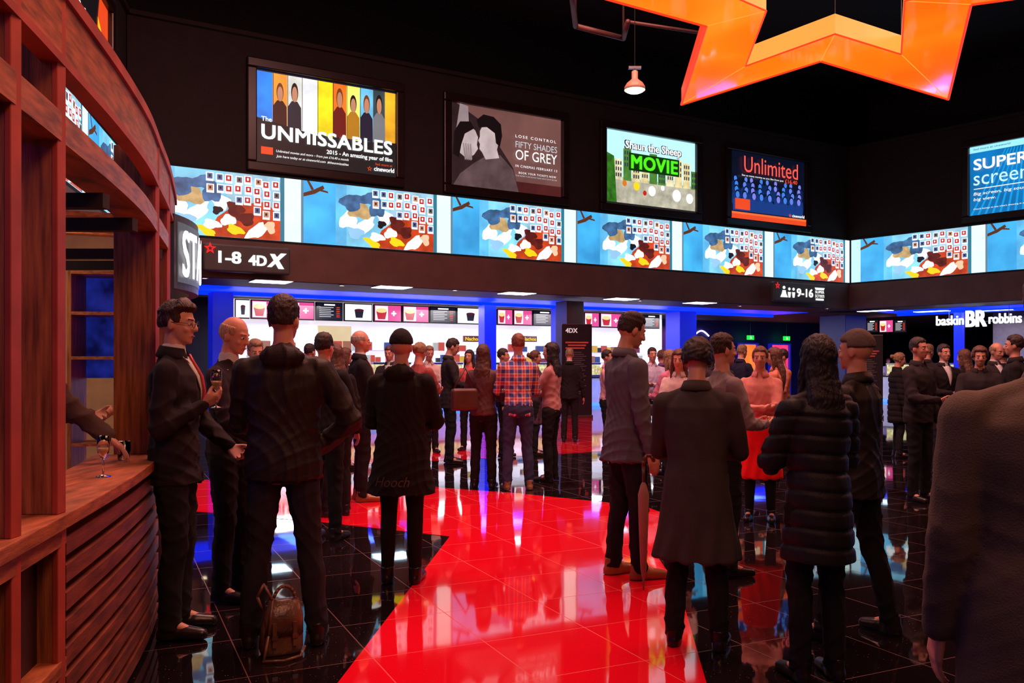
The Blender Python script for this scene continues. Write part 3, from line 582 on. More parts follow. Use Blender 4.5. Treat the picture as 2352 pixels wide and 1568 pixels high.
obj('slatted_front',g.mesh('slatted_front',[SLAT]),bar)
g=G(); ribbon(g,cvpart(1.7,5.05),-.10,-.075,0,.9); obj('backing_board',g.mesh('backing_board',[mat('dark_red_board',(.03,.006,.005),.6)]),bar)
N_=cvpart(1.7,3.0)
for z in(.0,.40,.84):
    g=G(); ribbon(g,N_,-.09,.0,z,z+.05); obj('front_rail',g.mesh('front_rail',[WOODH]),bar)
fr=thing('timber_bar_canopy',(0,0,0),0,'tall curved oak frame with posts and rails over bar','frame')
def cpos(y):
    for i in range(len(CV)-1):
        if CV[i].y<=y<=CV[i+1].y: return CV[i].lerp(CV[i+1],(y-CV[i].y)/(CV[i+1].y-CV[i].y))
def post(y,z0,z1,dep,th_,parent,nm='post',m=WOOD):
    p=cpos(y)
    g=G(); g.box((-dep,-th_/2,z0),(-.02,th_/2,z1)); bevel(obj(nm,g.mesh(nm,[m]),parent,(p.x,p.y,0),0),.003)
    g=G(); g.box((-.02,-th_/2-.003,z0),(0,th_/2+.003,z1)); bevel(obj('edge_strip',g.mesh('edge_strip',[EDGE]),parent,(p.x,p.y,0),0),.003)
for y,dep in((2.54,.34),(2.95,.165),(4.95,.24),(5.7,.12)): 
    post(y,.95 if y<5.1 else 0,2.70,dep,.05,fr)
for y in(2.54,2.95): post(y,0.0,.90,.09,.045,bar,'front_post')
Kc=cvpart(1.7,6.9); Kd=cvpart(1.7,5.8)
g=G(); ribbon(g,Kc,-.12,.014,2.70,2.75); obj('top_rail',g.mesh('top_rail',[EDGE]),fr)
g=G(); ribbon(g,Kc,-.035,0,2.50,2.70); obj('curved_fascia',g.mesh('curved_fascia',[WOODH]),fr)
g=G(); ribbon(g,Kc,-.06,.006,2.47,2.50); obj('fascia_lip',g.mesh('fascia_lip',[EDGE]),fr)
g=G(); ribbon(g,Kd,-.16,0,2.21,2.31); obj('lower_rail',g.mesh('lower_rail',[WOODH]),fr)
for y in(3.6,4.2,5.3,5.9):
    p=cpos(y); g=G(); g.box((-1.6,-.03,2.10),(-.02,.03,2.16)); obj('cross_beam',g.mesh('cross_beam',[DARK]),fr,(p.x,p.y,0),0)
# café
g=G(); g.box((-7.5,8.0,0),(-3.62,8.1,2.75)); struct('wall_cafe',g,[mat('olive_beige_wall',(.36,.26,.12),.7)])
e=thing('open_shelving',(-3.3,7.0,0),.15,'reddish oak open shelving unit with many shelves','shelf')
for x in(-.2,.18):
    g=G(); g.box((x,-.18,0),(x+.03,.18,2.2)); obj('side_panel',g.mesh('side_panel',[WOOD]),e)
for z in (.1,.34,.58,.82,1.06,1.5,1.85,2.17):
    g=G(); g.box((-.17,-.18,z),(.18,.17,z+.025)); obj('shelf_board',g.mesh('shelf_board',[WOODH]),e)
g=G(); g.box((-.19,.17,1.35),(.2,.185,2.17)); obj('back_panel',g.mesh('back_panel',[em('bluepan',(.02,.04,.5),.25,.7,8)]),e)
g=G(); g.box((-7,3.2,-.0),(-3.0,7.9,.012)); struct('floor_cafe',g,[mat('cafe_floor',(.45,.25,.08),.4,stretch=(1,8,1))])
e=thing('timber_ceiling_raft',(-3.2,6.2,2.45),.4,'pale timber slatted ceiling raft over the bar','raft')
for k in range(5):
    g=G(); g.box((-.6,-.5+k*.22,0),(.6,-.38+k*.22,.03)); obj('slat',g.mesh('slat',[WOODH]),e)
# curved lightbox sign wrapped round the end of the canopy
RS=1.5; CS=Vector((-3.87,6.35)); a0=math.radians(-4); LS=1.6
e=thing('lightbox_sign',(CS.x,CS.y,2.03),0,'curved black coffee shop sign with glowing white letters','sign')
def arcbox(r0,r1,z0,z1,s0,s1,n=20):
    g=G(); vs=[]
    for i in range(n+1):
        t=a0+(s0+(s1-s0)*i/n)/RS
        for r,z in((r0,z0),(r1,z0),(r1,z1),(r0,z1)): vs.append((r*math.cos(t),r*math.sin(t),z))
    fs=[(i*4+k,i*4+(k+1)%4,i*4+4+(k+1)%4,i*4+4+k) for i in range(n) for k in range(4)]+[(0,3,2,1),(4*n,4*n+1,4*n+2,4*n+3)]; g.add(vs,fs); return g
obj('sign_box',arcbox(RS-.08,RS-.012,-.03,.50,-.08,LS+.05).mesh('sign_box',[SB],False),e)
obj('glow_panel',arcbox(RS-.03,RS-.005,.02,.45,-.03,LS).mesh('glow_panel',[em('halo',(.5,.5,.55),.18)],False),e)
o=txt(e,'STARBUCKS',0,.06,LS,.40,em('sign_white',(1,1,1),2.0,0),.0,bold=.03)
for v in o.data.vertices: t=a0+v.co.x/RS; r=RS+.01-v.co.y*.5; v.co=(r*math.cos(t),r*math.sin(t),v.co.z)
# ---------------- glassware
GL=bpy.data.materials.new('clear_glass'); GL.use_nodes=True; b=GL.node_tree.nodes['Principled BSDF']; b.inputs['Transmission Weight'].default_value=1; b.inputs['Roughness'].default_value=.02; b.inputs['Base Color'].default_value=(.95,.93,.9,1)
WINE=mat('pale_wine',(.8,.6,.25),.1)
def flute(loc,lab,s=1):
    e=thing('champagne_flute',loc,0,lab,'glass','drinking glasses'); e.scale=(s,s,s)
    g=G(); g.lathe([(.0,.0),(.032,.0),(.030,.004),(.004,.010),(.004,.075),(.012,.085),(.024,.11),(.027,.14),(.024,.185),(.0225,.185),(.0255,.14),(.022,.112),(.0,.09)],24)
    obj('glass_body',g.mesh('glass_body',[GL],True),e)
    g=G(); g.lathe([(0,.092),(.0215,.113),(.024,.13),(0,.13)],20); obj('drink',g.mesh('drink',[WINE],True),e)
flute((-1.84,3.92,.951),'champagne flute standing on the oak bar counter')
e=thing('tumbler',(-2.06,4.62,.951),0,'empty glass tumbler on the oak bar counter','glass','drinking glasses')
g=G(); g.lathe([(0,0),(.03,0),(.038,.1),(.035,.1),(.028,.008),(0,.008)],20); obj('glass_body',g.mesh('glass_body',[GL],True),e)
# ---------------- people
def finish(gm,name,mats,vox,disp=0,kind='fold',smooth=2,shear=0,s=1):
    me=bpy.data.meshes.new('tmp'); me.from_pydata(gm.v,[],gm.f); o=bpy.data.objects.new('tmp',me); link(o)
    m=o.modifiers.new('r','REMESH'); m.mode='VOXEL'; m.voxel_size=vox; m.use_smooth_shade=True
    if smooth: q=o.modifiers.new('s','SMOOTH'); q.iterations=smooth; q.factor=.5
    dg=bpy.context.evaluated_depsgraph_get(); me2=bpy.data.meshes.new_from_object(o.evaluated_get(dg)); bpy.data.objects.remove(o); bpy.data.meshes.remove(me)
    n=len(me2.vertices); v=np.empty(n*3); me2.vertices.foreach_get('co',v); v=v.reshape(-1,3)
    if disp:
        nn=np.empty(n*3); me2.vertices.foreach_get('normal',nn); nn=nn.reshape(-1,3); x,y,z=v.T
        if kind=='fold':   # narrow creases radiating across the cloth
            a=np.sin(17*z+21*x+4*np.sin(9*x+7*y)+2*np.sin(11*z)); b_=np.sin(23*z-19*x+13*y+3*np.sin(7*z))
            f=.6*(1-np.abs(a))**2*2-.5+.5*(1-np.abs(b_))**2*2-.5+.15*np.sin(70*z-33*x)
        elif kind=='drape': f=np.sin(10*np.arctan2(y,x)+2*np.sin(6*z))*np.clip((1.1-z)/.5,0.1,1.2)+.4*np.sin(20*z+13*x+3*np.sin(15*x))-.8*np.exp(-((x/.012)**2))*(y<0)*(z<.95)
        elif kind=='puff': f=1.0-3.2*np.abs(np.sin(z*math.pi/.095+.3*np.sin(7*x)+.2*np.sin(19*y)))**14+.5*np.sin(40*x+21*z)*np.sin(33*y+9*z)
        elif kind=='hair': f=np.sin(70*np.arctan2(x,y+.05)+8*np.sin(20*z))+.7*np.sin(90*x+40*z+5*np.sin(30*y))+.8*np.sin(45*x+2*np.sin(50*z))*np.sin(38*y+33*z)
        elif kind=='curl': f=np.sin(75*x+3*np.sin(60*z))*np.sin(68*z+2*np.sin(80*y))+np.sin(90*y+4*np.sin(40*x))*.8
        v=v+nn*(disp*f)[:,None]
    v[:,1]+=np.clip(v[:,2]-.95,0,None)*shear
    v*=s
    me2.vertices.foreach_set('co',v.ravel()); me2.name=name; me2.materials.clear()
    for mm in mats: me2.materials.append(mm)
    me2.polygons.foreach_set('use_smooth',[True]*len(me2.polygons)); me2.update(); return me2
def ik(S,T_,a,b,pole):
    S=Vector(S);T_=Vector(T_); D=T_-S; L=D.length
    if L>(a+b)*.995: T_=S+D.normalized()*(a+b)*.995; D=T_-S; L=D.length
    d=D.normalized(); x=(a*a-b*b+L*L)/(2*L); h=math.sqrt(max(0,a*a-x*x)); p=Vector(pole); p=(p-d*p.dot(d)).normalized()
    return S+d*x+p*h,T_
def hand(g,w,d,n,curl):
    w=Vector(w); d=d.normalized(); n=(n-d*n.dot(d)).normalized(); a=d.cross(n)
    if a.y+a.z*1.2<0: a=-a
    offs=[.030,.011,-.009,-.028]; ln_=[.92,1.05,1,.78]
    for o,l in zip(offs,ln_):
        k=w+d*(.088-abs(o-.005)*.25)+a*o; g.chain([w+a*o*.5,k],[.015,.0125],8)
        c=curl*.6; p=k; r=.0092
        for j,sl in enumerate((.042,.027,.021)):
            dd=(d*math.cos(c)+n*math.sin(c)+a*o*.8).normalized(); q=p+dd*sl*l; g.chain([p,q],[r,r*.9],8); p=q; r*=.9; c+=curl
    p=w+d*.02+a*.022; q=p+d*.03+a*.025+n*.012; r_=q+d*.03+a*.006+n*.012*(1+curl); t=r_+d*.022+n*.006
    g.chain([p,q,r_,t],[.015,.012,.0105,.009],8)
    return w+d*.09+n*.02
POSE={'down':((.265,.05,.875),(.4,-1,0)),'front':((.09,.30,1.12),(.6,-.3,-.8)),'frontlow':((.10,.27,1.0),(.7,-.4,-.5)),'high':((.13,.17,1.24),(.4,-.7,-1)),
 'pocket':((.215,.12,.98),(.5,-1,0)),'hip':((.17,.09,1.0),(1,-.35,.1)),'cross':((-.06,.235,1.17),(.8,.1,-.5)),'bar':((.28,.42,1.0),(.3,-.8,-.4))}
def person(px,fy,H,hd,pr='down',pl='down',spread=.11,lean=0,hy=0,hpit=0,top='suit',tc=(.02,.02,.022),bc=(.012,.012,.015),hair='short',hc=(.02,.012,.01),label='',hem=None,flare=0,shoe=(.015,.01,.01),fo=(0,0),skirt=None,wide=1.0,tie=None,shirt=None,glasses=False,hood=False,kind=None,topmat=None,legs='trousers',xy=None,skinm=None,longz=1.2,fat=0,damp=1.0):
    if xy: x,d=xy
    else: d=HC*F/(fy-HY); x=(px-1176)/F*d
    s=H/1.8; vox=.0075 if d<7 else .012; vc=.010 if d<7 else .016
    skinm=skinm or SKIN
    b=G()
    TR=[(0,0,.84,.12,.10),(0,-.01,.92,.160,.112),(0,-.005,1.0,.158,.112),(0,0,1.10,.140,.100),(0,.005,1.2,.150,.105),(0,.005,1.32,.168,.115),(0,0,1.40,.165,.105),(0,-.005,1.455,.125,.085),(0,-.01,1.50,.072,.060),(0,-.002,1.58,.050,.052)]
    TR=[(a,bb,c,rx*wide+fat,ry+fat*1.2) if c<1.5 else (a,bb,c,rx,ry) for a,bb,c,rx,ry in TR]
    b.rings([(a,bb,c,rx-.008,ry-.008) if c<1.45 else (a,bb,c,rx,ry) for a,bb,c,rx,ry in TR])
    Rh=Matrix.Translation((0,0,1.555))@Matrix.Rotation(math.radians(-hy),4,'Z')@Matrix.Rotation(math.radians(hpit),4,'X')@Matrix.Translation((0,0,-1.555))
    hg=G()
    hg.ell((0,-.008,1.705),(.072,.093,.095),18,12); hg.rings([(0,.052,1.575,.022,.030),(0,.040,1.590,.040,.048),(0,.026,1.62,.053,.066),(0,.014,1.66,.062,.080),(0,.006,1.70,.065,.086),(0,0,1.74,.061,.082)],18)
    hg.chain([(0,.090,1.697),(0,.104,1.668),(0,.108,1.652)],[.008,.011,.013],8); hg.ell((.012,.098,1.650),(.008,.01,.007),8,6);hg.ell((-.012,.098,1.650),(.008,.01,.007),8,6)
    hg.ell((0,.080,1.704),(.050,.013,.009)); hg.ell((0,.086,1.616),(.024,.012,.009)); hg.ell((0,.076,1.584),(.018,.014,.013))
    for sx in(-1,1): hg.ell((sx*.073,-.004,1.668),(.009,.018,.031),10,8); hg.ell((sx*.037,.066,1.650),(.018,.018,.018),10,8)
    hg.chain([(0,-.012,1.50),(0,-.008,1.62)],[.051,.050],14)
    hv=[Rh@Vector(v) for v in hg.v]; b.add(hv,hg.f)
    hands=[]; sh=[]
    for sx,ps in((1,pr),(-1,pl)):
        Sx=Vector((sx*(.178*wide+fat*.4),-.005,1.415)); tg,pole=POSE[ps]; tg=Vector((tg[0]*sx,tg[1],tg[2])); pole=Vector((pole[0]*sx,pole[1],pole[2]))
        El,Wr=ik(Sx,tg,.30,.25,pole); b.chain([Sx,El],[.048,.037]); b.chain([El,(El*.6+Wr*.4),Wr],[.037,.036,.026])
        dr=(Wr-El).normalized(); nn=Vector((-sx,0,0)) if ps in('down','pocket','hip') else Vector((-sx*.6,-.2,.8)) if ps!='bar' else Vector((0,0,-1))
        hcn=hand(b,Wr,dr,nn,.35 if ps in('down','bar') else .8); hands.append(hcn); sh.append((Sx,El,Wr))
    lg=[]
    for sx,k in((1,0),(-1,1)):
        hp_=Vector((sx*.088,0,.90)); an=Vector((sx*spread,fo[k],.085)); kn=(hp_+an)/2+Vector((0,.025,.01)); cf=kn*.65+an*.35+Vector((0,-.012,0))
        lg.append((hp_,kn,cf,an)); b.chain([hp_,kn],[.080,.048]); b.chain([kn,cf,an],[.046,.046,.034]); b.chain([an,an+Vector((sx*.015,.12,-.045))],[.034,.024])
    body=obj('person',finish(b,'person',[skinm],vox,shear=lean,s=s),None,(x,d,0),-math.radians(hd),label,'person','people standing in the foyer')
    def ch(nm,gm,m,v=vc,**k): return obj(nm,finish(gm,nm,[m],v,shear=lean,s=s,**k),body)
    for (hp_,kn,cf,an),sx in zip(lg,(1,-1)):
        g=G(); ay=an.y; ax=an.x
        g.rings([(ax,ay-.0,.12,.05,.058),(ax,ay,.05,.046,.065),(ax,ay,.005,.042,.075)],16)
        g.chain([(ax,ay-.035,.035),(ax+sx*.008,ay+.08,.038),(ax+sx*.018,ay+.165,.030)],[.038,.042,.034],12)
        o=obj('shoe',finish(g,'shoe',[mat('leather_%d'%int(shoe[0]*1000),shoe,.3)],.009,s=s),body)
        co=np.empty(len(o.data.vertices)*3); o.data.vertices.foreach_get('co',co); co=co.reshape(-1,3); co[:,2]=np.clip(co[:,2],.004,None); o.data.vertices.foreach_set('co',co.ravel()); o.data.update()
    g=G(); fb=fab(bc); tt=legs=='tights'
    for hp_,kn,cf,an in lg: g.chain([hp_,kn],[.092 if tt else .098+fat*.5,.060 if tt else .070]); g.chain([kn,cf,an+Vector((0,0,-.005))],[.060,.058,.045] if tt else [.070,.066,.060])
    g.rings([(0,-.005,.84,.14,.115),(0,-.01,.92,.178*wide+fat,.13+fat),(0,0,1.04,.165*wide+fat,.122+fat)])
    ch('tights' if tt else 'trousers',g,fb,disp=.006 if not tt else .001,kind='fold')
    if skirt:
        z0,sc_=skirt; g=G(); g.rings([(0,0,z0/s,.225,.18),(0,0,.8,.20,.16),(0,0,1.08,.168,.128)]); ch('skirt',g,fab(sc_),disp=.006,kind='drape')
    offv={'suit':.020,'shirt':.014,'sweater':.018,'jacket':.030,'parka':.036,'coat':.028,'puffer':.042,'fleece':.026}[top]
    hemz={'suit':.82,'shirt':.86,'sweater':.90,'jacket':.84,'parka':.62,'coat':.5,'puffer':.55,'fleece':.80}[top]
    if hem: hemz=hem
    hemz/=s; g=G(); R=[]
    if hemz<.84: 
        R.append((0,0,hemz,.168*wide+offv+flare+fat,.13+offv*.8+flare*.7+fat)); 
        R.append((0,0,(hemz+.92)/2,.165*wide+offv+flare*.5+fat,.125+offv*.8+flare*.4+fat))
    for a,bb,c,rx,ry in TR:
        if c>max(.86,hemz-.02) and c<1.5: R.append((a,bb,c,rx+offv*(1 if c<1.44 else .7),ry+offv*(.9 if c<1.44 else .6)))
    R.append((0,-.012,1.505,.074+offv*.3,.066+offv*.3)); R.append((0,-.012,1.53 if top!='puffer' else 1.56,.062+offv*.25,.062+offv*.25))
    if R[0][2]>hemz+.001: R.insert(0,(0,0,hemz,R[0][3],R[0][4]))
    g.rings(R)
    for (Sx,El,Wr),ps in zip(sh,(pr,pl)):
        o_=offv*.6; We=Wr-(Wr-El).normalized()*.005
        g.chain([Sx,El],[.056+o_,.044+o_]); g.chain([El,We],[.044+o_,.033+o_*.8])
        g.ell(Sx+Vector((0,0,.002)),(.060+o_*.7,.060+o_*.6,.046+o_*.4))
        # trapezius slope so shoulders fall away cleanly from the neck
        g.chain([Vector((Sx.x*.25,-.02,1.49)),Sx+Vector((0,-.005,.008))],[.030+o_*.5,.044+o_*.6])
    if hood: g.ell((0,-.105,1.49),(.12,.055,.065)); g.ell((0,-.06,1.525),(.095,.07,.035))
    fk={'puffer':'puff','coat':'drape','parka':'fold'}.get(top,'fold')
    if kind: fk=kind
    nm_={'suit':'suit_jacket','shirt':'shirt','sweater':'sweater','jacket':'jacket','parka':'parka','coat':'overcoat','puffer':'puffer_coat','fleece':'fleece_jacket'}[top]
    fm=topmat or fab(tc,.9 if top not in('puffer','jacket') else .5)
    ch(nm_,g,fm,disp={'puff':.0042,'drape':.007,'fold':.0075}[fk]*damp,kind=fk,smooth=2)
    if top in('suit','coat','fleece','jacket','shirt') and not hood:   # folded collar
        g=G(); n_=28; pr_=[(.060,1.505),(.058,1.558),(.063,1.562),(.086,1.510),(.080,1.498)]; vs=[]
        for j in range(n_+1):
            t=math.radians(-250+ (320)*j/n_) if True else 0
            for r,z in pr_: 
                rr=r+offv*.3; vs.append((rr*1.02*math.cos(t)*s,(-.010+rr*.98*math.sin(t)+max(0,z-.95)*lean)*s,(z-.010*(1+math.sin(t)))*s))
        m_=len(pr_); fs=[(j*m_+k,j*m_+(k+1)%m_,(j+1)*m_+(k+1)%m_,(j+1)*m_+k) for j in range(n_) for k in range(m_)]+[tuple(range(m_)),tuple(range(n_*m_,n_*m_+m_))]
        g.add(vs,fs); obj('collar',g.mesh('collar',[fm],True),body)
    def frontry(z):
        zs=[r[2] for r in R]; return np.interp(z,zs,[r[1]+r[4] for r in R])
    def strip(nm,hw,z0,z1,dy,m,n=8):
        g=G(); vs=[];k=n
        for i in range(k+1):
            z=z0+(z1-z0)*i/k; w=hw(i/k); y=frontry(z)+dy
            for xx in(-w,0,w): vs.append((xx,y-abs(xx)*.35,z))
        fs=[]
        for i in range(k):
            for j in range(2): a_=i*3+j; fs.append((a_,a_+1,a_+4,a_+3))
        g.add([(v[0]*s,(v[1]+max(0,v[2]-.95)*lean)*s,v[2]*s) for v in vs],fs); o=obj(nm,g.mesh(nm,[m],True),body); q=o.modifiers.new('s','SOLIDIFY'); q.thickness=.006; q.offset=1
    if shirt:
        g=G(); g.rings([(0,-.008,1.495,.074,.070),(0,-.008,1.53,.064,.064),(0,-.006,1.570,.057,.058)]); ch('shirt_collar',g,fab(shirt),v=.01)
        strip('shirt_front',lambda t:.004+.058*t,1.22,1.50,.014,fab(shirt))
    if tie: strip('tie',lambda t:.026-.012*t,1.20,1.515,.024,mat('tie_%d'%int(tie[0]*100),tie,.5))
    def hobj(nm,gm,m,vx=None,**k):
        vs=[Rh@Vector(v) for v in gm.v]; g2=G(); g2.add(vs,gm.f)
        if vx: return ch(nm,g2,m,v=vx,**k)
        g2.v=[(v[0]*s,(v[1]+max(0,v[2]-.95)*lean)*s,v[2]*s) for v in g2.v]; g2.m=gm.m
        return obj(nm,g2.mesh(nm,m if isinstance(m,list) else [m],True),body)
    if d<15:
        for sx in(-1,1):
            g=G(); g.ell((sx*.029,.0795,1.681),(.013,.010,.0085),10,8); g.ell((sx*.029,.0885,1.681),(.006,.003,.006),8,6,1)
            hobj('eye',g,[mat('eye_white',(.7,.65,.6),.2),mat('iris',(.02,.012,.01),.1)])
            g=G(); g.chain([(sx*.012,.094,1.704),(sx*.045,.080,1.706)],[.0035,.0028],6); hobj('eyebrow',g,mat('brow_%d'%int(hc[0]*500),hc,.8))
        g=G(); g.ell((0,.0955,1.617),(.020,.006,.0045),10,6); hobj('mouth',g,mat('lips',(.42,.12,.1),.4))
    hm=mat('hair_%d_%d'%(int(hc[0]*500),int(hc[2]*500)),tuple(c*1.3 for c in hc),.5,var=.5,scale=30,bump=.5,bscale=60,stretch=(4,4,.6))
    g=G(); n,k=26,18; cz=1.705; base=(.072,.093,.095); off={'short':.010,'long':.016,'bun':.011,'fringe':.005,'beanie':.013,'quiff':.011,'curly':.022}[hair]
    g.ell((0,-.008,cz),(1,1,1),n,k); nv=[]
    for v in g.v:
        u=Vector((v[0],v[1]+.008,v[2]-cz)); o_=off
        if hair=='quiff' and u.y>.2 and u.z>.4: o_+=.022
        if hair in('quiff','short') and u.z<.25: o_=.004
        if hair=='short' and u.z>.5: o_+=.006
        ff=u.y-.25*abs(u.x)
        cut=(ff>.30 and u.z<(.48 if hair!='beanie' else .30)) or (u.z<-.55 and hair not in('long',) ) or (hair!='long' and ff>-.15 and u.z<-.25) 
        if hair=='fringe': cut= cut or u.z>.42 or ff>.45
        if hair=='beanie': cut= u.z<-.1 if u.y<.3 else u.z<.28
        if cut: q=Vector((u.x*base[0]*.86,u.y*base[1]*.86,u.z*base[2]*.86))
        else: q=Vector((u.x*(base[0]+o_),u.y*(base[1]+o_),u.z*(base[2]+o_)))
        nv.append((q.x,q.y-.008,q.z+cz))
    g.v=nv
    if hair=='long':
        g.rings([(0,-.05,longz,.085,.028),(0,-.085,(longz+1.5)/2,.105,.042),(0,-.08,1.48,.10,.055),(0,-.045,1.58,.088,.065),(0,-.03,1.68,.085,.075)],20)
        for sx in(-1,1): g.chain([(sx*.07,.0,1.70),(sx*.082,.01,1.6),(sx*.088,.02,1.47)],[.018,.022,.016],8)
    if hair=='bun': g.ell((0,-.125,1.71),(.04,.035,.04))
    hobj('hair' if hair!='beanie' else 'beanie',g,hm if hair!='beanie' else fab(hc),vx=.006 if d<7 else .011,disp={'curly':.0035,'beanie':.001,'fringe':.0015}.get(hair,.0025),kind='curl' if hair=='curly' else 'hair',smooth=1)
    if glasses:
        g=G()
        for sx in(-1,1):
            P_=[Vector((sx*.031+.022*math.cos(t),.105,1.680+.017*math.sin(t))) for t in [2*math.pi*i/14 for i in range(15)]]
            for i in range(14): g.cyl(P_[i],P_[i+1],.0018,.0018,5)
            g.cyl((sx*.053,.103,1.684),(sx*.080,.0,1.684),.0016,.0016,5)
        g.cyl((-.009,.105,1.684),(.009,.105,1.684),.0018,.0018,5); hobj('glasses',g,mat('glasses_frame',(.02,.02,.02),.3))
    M=Matrix.Translation((x,d,0))@Matrix.Rotation(-math.radians(hd),4,'Z')
    return body,[M@Vector((h.x*s,(h.y+max(0,h.z-.95)*lean)*s,h.z*s)) for h in hands],s
CH=(.024,.021,.023); BKc=(.013,.011,.012)
p1,h1,_=person(402,1455,1.80,82,'high','frontlow',hy=8,hair='quiff',hc=(.03,.012,.008),tc=(.018,.013,.015),shirt=(.7,.68,.66),tie=(.45,.02,.03),glasses=True,label='man in black suit, red tie and glasses holding drink',hpit=-4)
flute((h1[0].x+.01,h1[0].y-.02,h1[0].z-.07),'champagne flute held by the man in black suit',1.1)
person(528,1372,1.76,100,'frontlow','front',hy=5,hpit=-14,hair='fringe',hc=(.35,.2,.12),top='sweater',tc=(.026,.018,.024),shirt=(.6,.6,.62),label='balding man in dark v-neck sweater looking down')
person(652,1480,1.81,-8,'hip','front',spread=.17,top='jacket',tc=(.020,.015,.013),bc=(.018,.018,.026),hy=15,hood=True,hem=.86,wide=1.08,label='man in black hooded jacket and jeans, hand on hip')
p4,_,s4=person(922,1338,1.69,5,'front','front',spread=.10,top='parka',hem=.60,flare=.05,tc=(.013,.011,.011),bc=(.008,.007,.008),legs='tights',hair='beanie',hc=(.02,.02,.02),hood=True,wide=1.0,label='woman in long black parka, tights and ankle boots',kind='fold')
o=txt(p4,'Hooch',-.13,.67,.10,.735,mat('faint_print',(.07,.062,.062),.6),.2,shear=.35)
for v in o.data.vertices: v.co.y=-(.242*s4)*math.sqrt(max(.05,1-(v.co.x/.27)**2))
person(828,1150,1.83,70,'front','down',hair='fringe',hc=(.3,.25,.2),tc=(.016,.014,.016),shirt=(.7,.68,.66),shoe=(.25,.08,.03),label='bald man in dark suit and white shirt, brown shoes')
person(1032,1064,1.86,80,'front','front',tc=CH,hair='short',hpit=-20,shirt=(.5,.45,.45),label='man in dark suit looking down at his hands')
person(1110,1121,1.70,10,'front','front',top='jacket',hem=.86,tc=(.10,.045,.045),hair='long',hc=(.06,.025,.015),longz=1.28,wide=.86,bc=BKc,label='woman with long brown hair in patterned jacket')
PM=bpy.data.materials.new('plaid_shirt'); PM.use_nodes=True; N=PM.node_tree.nodes; L=PM.node_tree.links; b=N['Principled BSDF']; b.inputs['Roughness'].default_value=.9
tcn=N.new('ShaderNodeTexCoord')
def wave(dr,sc_):
    w=N.new('ShaderNodeTexWave'); w.bands_direction=dr; w.inputs['Scale'].default_value=sc_; L.new(tcn.outputs['Object'],w.inputs[0]); r=N.new('ShaderNodeValToRGB'); r.color_ramp.interpolation='CONSTANT'; L.new(w.outputs['Fac'],r.inputs[0]); r.color_ramp.elements[0].color=(.05,.10,.40,1); r.color_ramp.elements[1].position=.45; r.color_ramp.elements[1].color=(.85,.68,.55,1); q=r.color_ramp.elements.new(.85); q.color=(.7,.06,.04,1); return r
w1=wave('X',3.4); w2=wave('Z',3.4); mx=N.new('ShaderNodeMixRGB'); L.new(w1.outputs[0],mx.inputs[1]); L.new(w2.outputs[0],mx.inputs[2]); mx.inputs[0].default_value=.5; L.new(mx.outputs[0],b.inputs['Base Color'])
person(1190,1125,1.82,-10,'front','front',spread=.13,top='shirt',topmat=PM,bc=(.04,.05,.12),hair='short',hc=(.16,.06,.03),shoe=(.3,.14,.07),label='man in blue and red plaid shirt and jeans')
person(1266,1105,1.74,-70,'front','cross',spread=.12,top='sweater',hem=.85,tc=(.50,.24,.25),bc=BKc,hair='long',hc=(.012,.008,.008),wide=.86,longz=1.25,label='woman with long dark hair in pale pink top')
person(1438,1325,1.82,72,'down','front',spread=.10,hpit=-18,top='coat',kind='fold',hem=.80,flare=.03,tc=(.11,.105,.135),bc=(.014,.015,.026),hair='short',hc=(.025,.012,.01),shoe=(.34,.12,.05),wide=1.02,label='man in blue-grey blazer with umbrella and brown boots',fo=(.05,-.05))
person(1600,1486,1.59,20,'front','front',spread=.13,hpit=-18,top='coat',hem=.46,flare=.06,tc=(.050,.042,.040),bc=(.010,.010,.012),hair='curly',hc=(.015,.010,.010),wide=1.02,label='person in long dark grey overcoat, dark curly hair')
person(1660,1318,1.67,75,'front','front',top='sweater',tc=(.24,.20,.21),hair='short',hc=(.03,.015,.01),label='man in grey sweater facing the group')
person(1746,1195,1.63,200,'cross','cross',top='shirt',tc=(.70,.28,.25),hair='bun',hc=(.1,.04,.02),skirt=(.40,(.95,.01,.015)),legs='tights',bc=(.01,.01,.01),wide=.92,label='woman in bright red skirt and pale top')
person(1878,1562,1.585,-12,'front','front',spread=.10,top='puffer',hem=.56,flare=.015,tc=(.013,.013,.016),bc=(.009,.009,.010),hair='long',hc=(.008,.006,.007),longz=1.13,wide=.80,label='woman with long black hair in quilted puffer coat')
person(1966,1462,1.64,-45,'front','frontlow',spread=.20,top='jacket',hem=.75,tc=(.020,.017,.017),bc=(.010,.010,.012),hair='beanie',hc=(.14,.11,.10),label='person in grey beanie and dark jacket, legs apart',fo=(-.12,.1))
person(0,0,1.69,8,'down','down',xy=(1.27,2.02),top='fleece',hem=.66,tc=(.105,.078,.056),bc=(.02,.015,.015),hair='short',hc=(.1,.07,.05),wide=1.14,fat=.022,damp=.3,label='man in brown grey fleece jacket seen from behind')
person(2110,1150,1.75,150,'front','down',top='jacket',tc=CH,hair='short',label='man in dark jacket turning beside the banner')
